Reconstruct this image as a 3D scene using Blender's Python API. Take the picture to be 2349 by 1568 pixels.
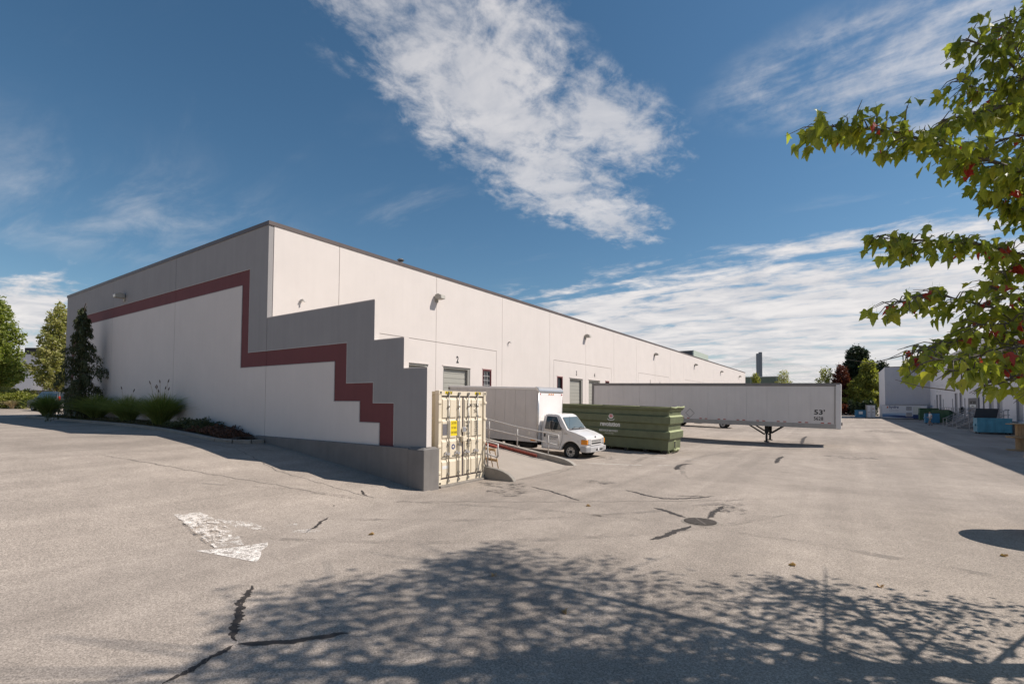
import bpy, math, random
import numpy as np
from mathutils import Vector, Matrix
random.seed(7); rng = np.random.default_rng(7)
R = math.radians
for o in list(bpy.data.objects): bpy.data.objects.remove(o)
scene = bpy.context.scene
col = scene.collection

# ------------------------------------------------------------------ camera
YAW, TILT, ROLL, HC = R(34.2), R(2.0), R(0.30), 2.65
cd = bpy.data.cameras.new('camera'); cam = bpy.data.objects.new('camera', cd); col.objects.link(cam)
cd.sensor_width = 36; cd.lens = 1121 / 2348 * 36; cd.shift_y = 99 / 2348
cd.clip_start = 0.1; cd.clip_end = 6000
f0 = Vector((-math.sin(YAW), math.cos(YAW), 0)); r0 = Vector((math.cos(YAW), math.sin(YAW), 0)); u0 = Vector((0, 0, 1))
fw = f0 * math.cos(TILT) + u0 * math.sin(TILT); up = -f0 * math.sin(TILT) + u0 * math.cos(TILT)
rt = r0 * math.cos(ROLL) + up * math.sin(ROLL); up = -r0 * math.sin(ROLL) + up * math.cos(ROLL)
cam.matrix_world = Matrix(((rt.x, up.x, -fw.x, 0), (rt.y, up.y, -fw.y, 0), (rt.z, up.z, -fw.z, HC), (0, 0, 0, 1)))
scene.camera = cam

# ------------------------------------------------------------------ sun
SUN = Vector((0.735, 0.51, 1.0)).normalized()
sd = bpy.data.lights.new('sun', 'SUN'); sun = bpy.data.objects.new('sun', sd); col.objects.link(sun)
sd.energy = 4.6; sd.angle = R(0.53); sd.color = (1.0, 0.925, 0.84)
sun.rotation_euler = SUN.to_track_quat('Z', 'Y').to_euler(); sun.location = (30, 20, 40)

# ------------------------------------------------------------------ sky
W = bpy.data.worlds.new('World'); scene.world = W; W.use_nodes = True
def build_sky():
    nt = W.node_tree; N = nt.nodes; L = nt.links; N.clear()
    def nd(t, **k):
        n = N.new(t)
        for a, b in k.items(): setattr(n, a, b)
        return n
    def math_(op, a, b=None, c=None, clamp=False):
        n = nd('ShaderNodeMath', operation=op, use_clamp=clamp)
        for i, v in enumerate((a, b, c)):
            if v is None: continue
            if isinstance(v, (int, float)): n.inputs[i].default_value = v
            else: L.new(v, n.inputs[i])
        return n.outputs[0]
    out = nd('ShaderNodeOutputWorld'); bg = nd('ShaderNodeBackground'); bg.inputs['Strength'].default_value = 0.085
    L.new(bg.outputs[0], out.inputs[0])
    sky = nd('ShaderNodeTexSky', sky_type='NISHITA'); sky.sun_disc = False
    sky.sun_elevation = math.asin(SUN.z); sky.sun_rotation = math.atan2(SUN.x, SUN.y)
    sky.air_density = 1.0; sky.dust_density = 0.3; sky.ozone_density = 2.2; sky.altitude = 20
    hs = nd('ShaderNodeHueSaturation'); hs.inputs['Saturation'].default_value = 1.17; hs.inputs['Value'].default_value = 0.86
    hs.inputs['Hue'].default_value = 0.491
    L.new(sky.outputs[0], hs.inputs['Color'])
    tc = nd('ShaderNodeTexCoord'); sep = nd('ShaderNodeSeparateXYZ'); L.new(tc.outputs['Generated'], sep.inputs[0])
    zz = math_('ADD', math_('MAXIMUM', sep.outputs[2], 0.0), 0.08)
    px = math_('DIVIDE', sep.outputs[0], zz); py = math_('DIVIDE', sep.outputs[1], zz)
    cmb = nd('ShaderNodeCombineXYZ'); L.new(px, cmb.inputs[0]); L.new(py, cmb.inputs[1]); P = cmb.outputs[0]
    def noise(scale, detail, rough, rot=0, sx=1, sy=1, off=(0, 0, 0), dist=0.0, lac=2.0):
        m = nd('ShaderNodeMapping'); m.inputs['Rotation'].default_value = (0, 0, rot); m.inputs['Scale'].default_value = (sx, sy, 1)
        m.inputs['Location'].default_value = off
        L.new(P, m.inputs[0]); t = nd('ShaderNodeTexNoise'); L.new(m.outputs[0], t.inputs[0])
        t.inputs['Scale'].default_value = scale; t.inputs['Detail'].default_value = detail; t.inputs['Roughness'].default_value = rough
        t.inputs['Distortion'].default_value = dist; t.inputs['Lacunarity'].default_value = lac
        return t.outputs[0]
    def blob(cx, cy, ax, ay, rot):
        m = nd('ShaderNodeMapping', vector_type='TEXTURE'); m.inputs['Location'].default_value = (cx, cy, 0)
        m.inputs['Rotation'].default_value = (0, 0, rot); m.inputs['Scale'].default_value = (ax, ay, 1)
        L.new(P, m.inputs[0]); g = nd('ShaderNodeTexGradient', gradient_type='SPHERICAL'); L.new(m.outputs[0], g.inputs[0])
        return g.outputs[1]
    def ss(v, a, b):
        n = nd('ShaderNodeMapRange', interpolation_type='SMOOTHSTEP'); L.new(v, n.inputs[0])
        n.inputs[1].default_value = a; n.inputs[2].default_value = b; return n.outputs[0]
    low = noise(1.1, 4, .55, 0.2, off=(3.1, 1.7, 0))
    fine = noise(11.0, 9, .64, 0.5, 1, .75, off=(1, 5, 0), dist=.25)
    mid = noise(3.0, 8, .62, -.35, .9, 1.1, off=(7, 2, 0), dist=.5)
    streak = noise(2.6, 9, .62, 0.30, .55, 1.5, off=(2, 9, 0), dist=.45)
    plen = math_('SQRT', math_('ADD', math_('MULTIPLY', px, px), math_('MULTIPLY', py, py)))
    c0 = lambda v, k: math_('MULTIPLY', math_('SUBTRACT', v, .5), k)
    def mx_(*v):
        r_ = v[0]
        for q in v[1:]: r_ = math_('MAXIMUM', r_, q)
        return r_
    # mottled mid-level patch
    A = mx_(blob(-.83, 1.08, .38, .86, .16), blob(-.90, 1.60, .34, .55, .1), blob(-.84, 2.00, .26, .50, -.1), blob(-.58, 1.42, .22, .50, -.2))
    da = ss(math_('ADD', math_('MULTIPLY', A, 1.55), math_('ADD', c0(mid, 1.5), c0(fine, 2.7))), .18, 1.35)
    da = math_('MULTIPLY', math_('MULTIPLY', da, .72), ss(A, .0, .30))
    # low cloud deck toward +Y and in a ring above the horizon, broken and streaky
    reach = math_('MAXIMUM', math_('ADD', py, math_('MULTIPLY', px, .05)), math_('MULTIPLY', plen, .74))
    Bm = ss(math_('ADD', reach, c0(low, 1.3)), 2.25, 3.5)
    fb = math_('ADD', c0(streak, 2.6), math_('ADD', c0(mid, 1.0), c0(fine, .7)))
    db = math_('MULTIPLY', ss(math_('ADD', math_('MULTIPLY', Bm, 1.0), fb), .22, 1.0), math_('MULTIPLY', ss(Bm, .02, .35), .93))
    # cirrus
    Cm = ss(mx_(blob(.10, 1.52, .50, .30, .1), blob(.50, 1.72, .60, .50, .2)), 0, .55)
    dc = math_('MULTIPLY', math_('MULTIPLY', ss(math_('ADD', math_('MULTIPLY', streak, .75), math_('MULTIPLY', fine, .35)), .42, .72), Cm), .72)
    de = math_('MULTIPLY', math_('MULTIPLY', ss(streak, .38, .80), ss(blob(-2.55, .72, .95, 1.0, .3), 0, .8)), .34)
    wv = math_('MULTIPLY', math_('MULTIPLY', ss(streak, .50, .9), ss(low, .46, .72)), .26)
    hz = math_('MULTIPLY', math_('SUBTRACT', 1.0, ss(sep.outputs[2], .0, .19)), .55)
    d = mx_(da, db, dc, de, wv, hz)
    d = math_('MINIMUM', d, .93)
    mx = nd('ShaderNodeMix', data_type='RGBA'); L.new(d, mx.inputs['Factor']); L.new(hs.outputs[0], mx.inputs['A'])
    shade = nd('ShaderNodeMix', data_type='RGBA'); L.new(ss(math_('ADD', math_('MULTIPLY', mid, .6), math_('MULTIPLY', streak, .4)), .36, .66), shade.inputs['Factor'])
    shade.inputs['A'].default_value = (5.9, 5.9, 6.2, 1); shade.inputs['B'].default_value = (8.6, 8.2, 8.0, 1)
    L.new(shade.outputs['Result'], mx.inputs['B'])
    L.new(mx.outputs['Result'], bg.inputs['Color'])
build_sky()
scene.view_settings.view_transform = 'Standard'; scene.view_settings.look = 'None'
scene.view_settings.gamma = 1.0; scene.view_settings.exposure = 0.30; scene.view_settings.use_curve_mapping = False

# ------------------------------------------------------------------ materials
MATS = {}
def mat(name, c, rough=.6, var=.10, scale=3.0, streak=0.0, bump=0.0, bscale=60, metal=0.0, spec=.4, speck=0.0, dirt=None, coat=0.0):
    """painted / solid surface with soft blotches, optional rain streaks and fine relief"""
    if name in MATS: return MATS[name]
    m = bpy.data.materials.new(name); m.use_nodes = True; nt = m.node_tree; N = nt.nodes; L = nt.links
    b = N['Principled BSDF']; b.inputs['Roughness'].default_value = rough; b.inputs['Metallic'].default_value = metal
    b.inputs['Specular IOR Level'].default_value = spec
    if coat: b.inputs['Coat Weight'].default_value = coat; b.inputs['Coat Roughness'].default_value = .08
    tc = N.new('ShaderNodeTexCoord'); geo = N.new('ShaderNodeNewGeometry')
    nz = N.new('ShaderNodeTexNoise'); nz.inputs['Scale'].default_value = scale; nz.inputs['Detail'].default_value = 6; nz.inputs['Roughness'].default_value = .62
    L.new(geo.outputs['Position'], nz.inputs['Vector'])
    rp = N.new('ShaderNodeMapRange'); L.new(nz.outputs[0], rp.inputs[0]); rp.inputs[1].default_value = .3; rp.inputs[2].default_value = .7
    rp.inputs[3].default_value = 1 - var; rp.inputs[4].default_value = 1 + var * .6
    fac = rp.outputs[0]
    if streak:
        mp = N.new('ShaderNodeMapping'); mp.inputs['Scale'].default_value = (1, 1, .05); L.new(geo.outputs['Position'], mp.inputs[0])
        n2 = N.new('ShaderNodeTexNoise'); n2.inputs['Scale'].default_value = 5; n2.inputs['Detail'].default_value = 5; L.new(mp.outputs[0], n2.inputs[0])
        r2 = N.new('ShaderNodeMapRange'); L.new(n2.outputs[0], r2.inputs[0]); r2.inputs[1].default_value = .35; r2.inputs[2].default_value = .68
        r2.inputs[3].default_value = 1; r2.inputs[4].default_value = 1 - streak
        mu = N.new('ShaderNodeMath'); mu.operation = 'MULTIPLY'; L.new(fac, mu.inputs[0]); L.new(r2.outputs[0], mu.inputs[1]); fac = mu.outputs[0]
    if speck:
        n3 = N.new('ShaderNodeTexNoise'); n3.inputs['Scale'].default_value = bscale; n3.inputs['Detail'].default_value = 3; L.new(geo.outputs['Position'], n3.inputs[0])
        r3 = N.new('ShaderNodeMapRange'); L.new(n3.outputs[0], r3.inputs[0]); r3.inputs[1].default_value = .35; r3.inputs[2].default_value = .65
        r3.inputs[3].default_value = 1 - speck; r3.inputs[4].default_value = 1 + speck
        mu = N.new('ShaderNodeMath'); mu.operation = 'MULTIPLY'; L.new(fac, mu.inputs[0]); L.new(r3.outputs[0], mu.inputs[1]); fac = mu.outputs[0]
    vm = N.new('ShaderNodeVectorMath'); vm.operation = 'SCALE'; vm.inputs[0].default_value = c[:3]; L.new(fac, vm.inputs['Scale'])
    outc = vm.outputs[0]
    if dirt:
        n4 = N.new('ShaderNodeTexNoise'); n4.inputs['Scale'].default_value = scale * 2.3; n4.inputs['Detail'].default_value = 9; n4.inputs['Roughness'].default_value = .7
        L.new(geo.outputs['Position'], n4.inputs[0])
        r4 = N.new('ShaderNodeMapRange'); L.new(n4.outputs[0], r4.inputs[0]); r4.inputs[1].default_value = dirt[1]; r4.inputs[2].default_value = dirt[1] + .14
        r4.inputs[3].default_value = 0; r4.inputs[4].default_value = dirt[2]
        mx = N.new('ShaderNodeMix'); mx.data_type = 'RGBA'; L.new(r4.outputs[0], mx.inputs['Factor']); L.new(outc, mx.inputs['A']); mx.inputs['B'].default_value = (*dirt[0], 1)
        outc = mx.outputs['Result']
    L.new(outc, b.inputs['Base Color'])
    if bump:
        nb = N.new('ShaderNodeTexNoise'); nb.inputs['Scale'].default_value = bscale; nb.inputs['Detail'].default_value = 4; L.new(geo.outputs['Position'], nb.inputs[0])
        bp = N.new('ShaderNodeBump'); bp.inputs['Strength'].default_value = bump; bp.inputs['Distance'].default_value = .01
        L.new(nb.outputs[0], bp.inputs['Height']); L.new(bp.outputs[0], b.inputs['Normal'])
    MATS[name] = m; return m
def glassmat(name, c=(.02, .025, .03), rough=.05):
    if name in MATS: return MATS[name]
    m = bpy.data.materials.new(name); m.use_nodes = True; b = m.node_tree.nodes['Principled BSDF']
    b.inputs['Base Color'].default_value = (*c, 1); b.inputs['Roughness'].default_value = rough; b.inputs['Specular IOR Level'].default_value = .8
    MATS[name] = m; return m
def leafmat(name, c, c2, trans=.45, nscale=1.5, rough=.5):
    """leaf: diffuse + translucent, colour drifting from leaf to leaf"""
    m = bpy.data.materials.new(name); m.use_nodes = True; nt = m.node_tree; N = nt.nodes; L = nt.links; N.clear()
    out = N.new('ShaderNodeOutputMaterial'); geo = N.new('ShaderNodeNewGeometry')
    nz = N.new('ShaderNodeTexNoise'); nz.inputs['Scale'].default_value = nscale; nz.inputs['Detail'].default_value = 3; L.new(geo.outputs['Position'], nz.inputs[0])
    ad = N.new('ShaderNodeMath'); ad.operation = 'ADD'; L.new(geo.outputs['Random Per Island'], ad.inputs[0]); L.new(nz.outputs[0], ad.inputs[1])
    mr = N.new('ShaderNodeMapRange'); L.new(ad.outputs[0], mr.inputs[0]); mr.inputs[1].default_value = .3; mr.inputs[2].default_value = 1.25
    mx = N.new('ShaderNodeMix'); mx.data_type = 'RGBA'; L.new(mr.outputs[0], mx.inputs['Factor']); mx.inputs['A'].default_value = (*c, 1); mx.inputs['B'].default_value = (*c2, 1)
    p = N.new('ShaderNodeBsdfPrincipled'); L.new(mx.outputs['Result'], p.inputs['Base Color']); p.inputs['Roughness'].default_value = rough; p.inputs['Specular IOR Level'].default_value = .35
    t = N.new('ShaderNodeBsdfTranslucent')
    g = N.new('ShaderNodeMix'); g.data_type = 'RGBA'; g.blend_type = 'MULTIPLY'; g.inputs['Factor'].default_value = 1; L.new(mx.outputs['Result'], g.inputs['A']); g.inputs['B'].default_value = (1.5, 1.6, .7, 1)
    L.new(g.outputs['Result'], t.inputs['Color'])
    ms = N.new('ShaderNodeMixShader'); ms.inputs[0].default_value = trans; L.new(p.outputs[0], ms.inputs[1]); L.new(t.outputs[0], ms.inputs[2]); L.new(ms.outputs[0], out.inputs[0])
    MATS[name] = m; return m
def asphalt():
    m = bpy.data.materials.new('asphalt'); m.use_nodes = True; nt = m.node_tree; N = nt.nodes; L = nt.links
    b = N['Principled BSDF']; b.inputs['Roughness'].default_value = .88; b.inputs['Specular IOR Level'].default_value = .25
    geo = N.new('ShaderNodeNewGeometry'); P = geo.outputs['Position']
    def noise(s, d, r, vec=P, dist=0):
        n = N.new('ShaderNodeTexNoise'); n.inputs['Scale'].default_value = s; n.inputs['Detail'].default_value = d; n.inputs['Roughness'].default_value = r
        n.inputs['Distortion'].default_value = dist; L.new(vec, n.inputs[0]); return n.outputs[0]
    def rng_(v, a, b_, c, d, smooth=False):
        n = N.new('ShaderNodeMapRange'); L.new(v, n.inputs[0])
        if smooth: n.interpolation_type = 'SMOOTHSTEP'
        for i, x in enumerate((a, b_, c, d)): n.inputs[i + 1].default_value = x
        return n.outputs[0]
    def mul(a, c):
        n = N.new('ShaderNodeMath'); n.operation = 'MULTIPLY'; L.new(a, n.inputs[0]); L.new(c, n.inputs[1]); return n.outputs[0]
    v = N.new('ShaderNodeTexVoronoi'); v.inputs['Scale'].default_value = 80; L.new(P, v.inputs['Vector'])
    sepc = N.new('ShaderNodeSeparateColor'); L.new(v.outputs['Color'], sepc.inputs[0])
    f = rng_(sepc.outputs[0], 0, 1, .64, 1.32)
    f = mul(f, rng_(noise(34, 5, .75), .3, .7, .70, 1.28))
    f = mul(f, rng_(noise(1.3, 9, .72), .28, .72, .84, 1.12))
    f = mul(f, rng_(noise(.13, 6, .6, dist=.6), .3, .72, .80, 1.12, True))
    # traffic wear and old sweeps: long faint bands along and across the yard
    mp = N.new('ShaderNodeMapping'); mp.inputs['Scale'].default_value = (.9, .05, 1); mp.inputs['Rotation'].default_value = (0, 0, .35); L.new(P, mp.inputs[0])
    f = mul(f, rng_(noise(1.0, 6, .6, mp.outputs[0], .4), .35, .68, .90, 1.06, True))
    # oil drips and old stains
    f = mul(f, rng_(noise(.45, 5, .75), .66, .80, 1.0, .70, True))
    vm = N.new('ShaderNodeVectorMath'); vm.operation = 'SCALE'; vm.inputs[0].default_value = (.358, .305, .260); L.new(f, vm.inputs['Scale'])
    L.new(vm.outputs[0], b.inputs['Base Color'])
    bp = N.new('ShaderNodeBump'); bp.inputs['Strength'].default_value = .55; bp.inputs['Distance'].default_value = .006
    L.new(noise(90, 5, .7), bp.inputs['Height']); L.new(bp.outputs[0], b.inputs['Normal'])
    MATS['asphalt'] = m; return m
def wornpaint(name, c, cut, scale=7.0):
    """road paint scrubbed away in grain-sized holes"""
    m = bpy.data.materials.new(name); m.use_nodes = True; nt = m.node_tree; N = nt.nodes; L = nt.links
    b = N['Principled BSDF']; b.inputs['Base Color'].default_value = (*c, 1); b.inputs['Roughness'].default_value = .8
    geo = N.new('ShaderNodeNewGeometry'); P = geo.outputs['Position']
    a = N.new('ShaderNodeTexNoise'); a.inputs['Scale'].default_value = scale; a.inputs['Detail'].default_value = 9; a.inputs['Roughness'].default_value = .78; L.new(P, a.inputs[0])
    k = N.new('ShaderNodeTexNoise'); k.inputs['Scale'].default_value = 70; k.inputs['Detail'].default_value = 3; L.new(P, k.inputs[0])
    ad = N.new('ShaderNodeMath'); ad.operation = 'MULTIPLY_ADD'; L.new(k.outputs[0], ad.inputs[0]); ad.inputs[1].default_value = .55; L.new(a.outputs[0], ad.inputs[2])
    mr = N.new('ShaderNodeMapRange'); L.new(ad.outputs[0], mr.inputs[0]); mr.inputs[1].default_value = cut; mr.inputs[2].default_value = cut + .08
    L.new(mr.outputs[0], b.inputs['Alpha']); MATS[name] = m; return m

WHITE = mat('white_wall_paint', (.635, .580, .545), .8, .035, .8, .018, .10, 120)
GREYW = mat('grey_wall_paint', (.295, .28, .278), .8, .05, .9, .05, .10, 120)
MAROON = mat('maroon_wall_paint', (.150, .043, .045), .75, .07, 1.2, .06, .08, 120)
BASEW = mat('dark_concrete_paint', (.195, .18, .17), .85, .13, 1.6, .12, .2, 60)
COPING = mat('brown_metal_coping', (.105, .083, .078), .45, .1)
SEAL = mat('joint_sealant', (.30, .26, .23), .8, .1)
DOORG = mat('grey_door_paint', (.36, .35, .31), .55, .05, 2)
DARK = mat('dark_interior', (.02, .02, .02), .9)
BLACK = mat('black_paint', (.018, .018, .02), .55)
BRONZE = mat('bronze_light_housing', (.36, .34, .30), .5, .15)
LENS = mat('lamp_lens', (.55, .53, .48), .25)
CONC = mat('concrete', (.33, .30, .265), .9, .16, 2.2, .05, .35, 45, speck=.12)
KERB = mat('kerb_concrete', (.27, .245, .215), .9, .18, 3, .0, .35, 45, speck=.14)
STEEL = mat('galvanised_steel', (.42, .40, .38), .42, .12, 6, metal=.55)
TYRE = mat('tyre_rubber', (.022, .021, .020), .85, .15, 9, bump=.2)
GLASS = glassmat('dark_window_glass')
ASPH = asphalt()
TAR = mat('crack_sealer', (.040, .034, .031), .55, .25, 14, bump=.4, bscale=80)
SOIL = mat('bark_mulch', (.055, .036, .025), .95, .4, 14, bump=1, bscale=40, speck=.4)

# ------------------------------------------------------------------ mesh helpers
class MB:
    def __init__(s): s.v = []; s.f = []
    def add(s, vs, fs):
        n = len(s.v); s.v += [tuple(p) for p in vs]; s.f += [tuple(i + n for i in f) for f in fs]; return s
    def box(s, x0, x1, y0, y1, z0, z1):
        return s.add([(x0, y0, z0), (x1, y0, z0), (x1, y1, z0), (x0, y1, z0), (x0, y0, z1), (x1, y0, z1), (x1, y1, z1), (x0, y1, z1)],
                     [(0, 3, 2, 1), (4, 5, 6, 7), (0, 1, 5, 4), (1, 2, 6, 5), (2, 3, 7, 6), (3, 0, 4, 7)])
    def prism(s, pts, ax, a, b):
        """polygon in the plane across axis ax ('x': y,z / 'y': x,z / 'z': x,y), extruded a..b"""
        def P(p, t): return {'x': (t, p[0], p[1]), 'y': (p[0], t, p[1]), 'z': (p[0], p[1], t)}[ax]
        n = len(pts); vs = [P(p, a) for p in pts] + [P(p, b) for p in pts]
        fs = [tuple(range(n)), tuple(range(2 * n - 1, n - 1, -1))] + [(i, n + i, n + (i + 1) % n, (i + 1) % n) for i in range(n)]
        return s.add(vs, fs)
    def tube(s, path, r, n=6, caps=True, r1=None):
        path = [Vector(p) for p in path]; m = len(path); rings = []
        prev = None
        for i, p in enumerate(path):
            d = (path[min(i + 1, m - 1)] - path[max(i - 1, 0)]).normalized()
            if prev is None:
                a = d.cross(Vector((0, 0, 1)));
                if a.length < 1e-3: a = d.cross(Vector((1, 0, 0)))
                a.normalize()
            else:
                a = (prev - d * prev.dot(d)).normalized()
            prev = a; b = d.cross(a)
            rr = r[i] if isinstance(r, (list, tuple)) else (r if r1 is None else r + (r1 - r) * i / max(1, m - 1))
            rings.append([p + (a * math.cos(2 * math.pi * k / n) + b * math.sin(2 * math.pi * k / n)) * rr for k in range(n)])
        vs = [q for g in rings for q in g]; fs = []
        for i in range(m - 1):
            for k in range(n): fs.append((i * n + k, i * n + (k + 1) % n, (i + 1) * n + (k + 1) % n, (i + 1) * n + k))
        if caps: fs += [tuple(range(n - 1, -1, -1)), tuple(range((m - 1) * n, m * n))]
        return s.add(vs, fs)
    def cyl(s, p0, p1, r, n=16, r1=None): return s.tube([p0, p1], r, n, True, r1)
    def obox(s, c, ax, ay, az, hx, hy, hz):
        c, ax, ay, az = map(Vector, (c, ax, ay, az)); vs = []
        for z in (-1, 1):
            for (x, y) in ((-1, -1), (1, -1), (1, 1), (-1, 1)): vs.append(c + ax * hx * x + ay * hy * y + az * hz * z)
        return s.add(vs, [(0, 3, 2, 1), (4, 5, 6, 7), (0, 1, 5, 4), (1, 2, 6, 5), (2, 3, 7, 6), (3, 0, 4, 7)])
    def bar(s, p0, p1, w, h):
        """rectangular bar from p0 to p1"""
        p0, p1 = Vector(p0), Vector(p1); d = (p1 - p0); l = d.length; d.normalize()
        a = d.cross(Vector((0, 0, 1)))
        if a.length < 1e-3: a = Vector((1, 0, 0))
        a.normalize(); b = a.cross(d)
        return s.obox((p0 + p1) / 2, d, a, b, l / 2, w / 2, h / 2)
    def quad(s, *p): return s.add(p, [tuple(range(len(p)))])
    def build(s, name, m, parent=None, smooth=False, bevel=0, world=True, seg=1):
        off = Vector((0, 0, 0)); q = parent
        if world:
            while q is not None: off += q.location; q = q.parent
        me = bpy.data.meshes.new(name); me.from_pydata([tuple(Vector(p) - off) for p in s.v] if off.length else s.v, [], s.f)
        me.materials.append(m); me.validate(); me.update()
        if smooth: me.shade_smooth()
        o = bpy.data.objects.new(name, me); col.objects.link(o); o.parent = parent
        if bevel:
            b = o.modifiers.new('bevel', 'BEVEL'); b.width = bevel; b.segments = seg; b.limit_method = 'ANGLE'; b.angle_limit = R(40)
        return o
def tag(o, label=None, cat=None, group=None, kind=None):
    if label: o['label'] = label
    if cat: o['category'] = cat
    if group: o['group'] = group
    if kind: o['kind'] = kind
    return o
def thing(name, label, cat, loc=(0, 0, 0), rot=(0, 0, 0), group=None):
    o = bpy.data.objects.new(name, None); col.objects.link(o); o.location = loc; o.rotation_euler = rot; o.empty_display_size = .2
    return tag(o, label, cat, group)
def copy_tree(o, parent=None):
    c = o.copy(); col.objects.link(c); c.parent = parent
    for ch in [x for x in o.children]: copy_tree(ch, c)
    return c
def mesh_np(name, V, F, m, parent=None, smooth=False):
    """V (n,3) float, F (k,4|3) int -> object, fast"""
    me = bpy.data.meshes.new(name); k = F.shape[1]
    me.vertices.add(len(V)); me.vertices.foreach_set('co', np.ascontiguousarray(V, dtype=np.float32).ravel())
    me.loops.add(F.size); me.loops.foreach_set('vertex_index', np.ascontiguousarray(F, dtype=np.int32).ravel())
    me.polygons.add(len(F)); me.polygons.foreach_set('loop_start', np.arange(0, F.size, k, dtype=np.int32))
    for q in (m if isinstance(m, (list, tuple)) else [m]): me.materials.append(q)
    me.update(calc_edges=True); me.validate()
    if smooth: me.shade_smooth()
    o = bpy.data.objects.new(name, me); col.objects.link(o); o.parent = parent
    return o
AXES = {'+X': Matrix(((0, 0, 1), (1, 0, 0), (0, 1, 0))), '-Y': Matrix(((1, 0, 0), (0, 0, -1), (0, 1, 0))), '-X': Matrix(((0, 0, -1), (-1, 0, 0), (0, 1, 0))), '+Z': Matrix.Identity(3)}
def text(s, size, pos, face, m, parent, name='lettering', world=True, sx=1.0, bold=0.0, align='LEFT', ext=.002, shear=0.0):
    cu = bpy.data.curves.new(name, 'FONT'); cu.body = s; cu.size = size; cu.align_x = align; cu.extrude = ext; cu.offset = bold; cu.shear = shear; cu.resolution_u = 3
    tmp = bpy.data.objects.new('tmp_text', cu); col.objects.link(tmp)
    dg = bpy.context.evaluated_depsgraph_get(); dg.update()
    me = bpy.data.meshes.new_from_object(tmp.evaluated_get(dg)); bpy.data.objects.remove(tmp)
    off = Vector((0, 0, 0)); q = parent
    if world:
        while q is not None: off += q.location; q = q.parent
    T = Matrix.Translation(Vector(pos) - off) @ AXES[face].to_4x4() @ Matrix.Diagonal((sx, 1, 1, 1))
    me.transform(T); me.materials.clear(); me.materials.append(m); me.name = name
    o = bpy.data.objects.new(name, me); col.objects.link(o); o.parent = parent
    return o

# ------------------------------------------------------------------ ground
PX = [-400, -90, -68, -47, -35, -27, -23, -19, -16.5, -13, -10.2, 3000]
PZ = [2.0, 2.0, 1.9, 1.42, 1.40, 1.37, 1.25, 1.02, .78, .38, 0, 0]
def sst(t): t = min(1, max(0, t)); return t * t * (3 - 2 * t)
def gz(x, y):
    drive = float(np.interp(x, PX, PZ))
    yard = .03 * min(max(0, -7 - x), 12.5) * sst((y - 17) / 2)
    w = 1.0 if x < -30 else 1 - sst((y - 10.70) / .10)
    return drive * w + yard * (1 - w)
def make_ground():
    xs = [-1500, -600, -300, -150, -110, -90, -80, -68, -62, -57, -52, -47, -43, -39, -35, -32, -30.1, -29.9] + list(np.arange(-29, -6.9, .8)) + [-6, -3, 0, 4, 10, 20, 60, 150, 400, 1500, 3000]
    ys = [-600, -200, -60, -20, 0, 4, 7, 9, 10, 10.5, 10.70, 10.75, 10.8, 11.5, 14, 16.9, 17.3, 17.8, 18.3, 18.8, 19.1, 22, 30, 60, 120, 300, 800, 3500]
    V = np.array([(x, y, gz(x, y)) for y in ys for x in xs]); nx = len(xs)
    F = np.array([(j * nx + i, j * nx + i + 1, (j + 1) * nx + i + 1, (j + 1) * nx + i) for j in range(len(ys) - 1) for i in range(nx - 1)])
    o = mesh_np('ground', V, F, ASPH, None, True); tag(o, 'sunlit pale asphalt yard and driveway', kind='structure'); return o
ground = make_ground()
def strip(pts, w, name, m, parent, jit=.35, step=.05, dz=.004, wob=.02):
    """irregular ribbon lying on the ground"""
    P = [Vector((x, y, 0)) for x, y in pts]; path = []
    for a, b in zip(P[:-1], P[1:]):
        n = max(1, int((b - a).length / step))
        for i in range(n): path.append(a.lerp(b, i / n))
    path.append(P[-1]); n = len(path); vs = []; ph = random.random() * 9
    for i, p in enumerate(path):
        d = (path[min(i + 1, n - 1)] - path[max(i - 1, 0)]).normalized(); nrm = Vector((-d.y, d.x, 0))
        t = i / max(1, n - 1); tap = min(1, t * 6 + .15, (1 - t) * 6 + .15)
        c = p + nrm * wob * (math.sin(i * step * 7.4 + ph) + .6 * math.sin(i * step * 18.6 + 2 * ph))
        for sg in (-1, 1):
            q = c + nrm * sg * w / 2 * tap * (1 + random.uniform(-jit, jit)); vs.append((q.x, q.y, gz(q.x, q.y) + dz))
    fs = [(2 * i, 2 * i + 2, 2 * i + 3, 2 * i + 1) for i in range(n - 1)]
    return MB().add(vs, fs).build(name, m, parent)
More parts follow.
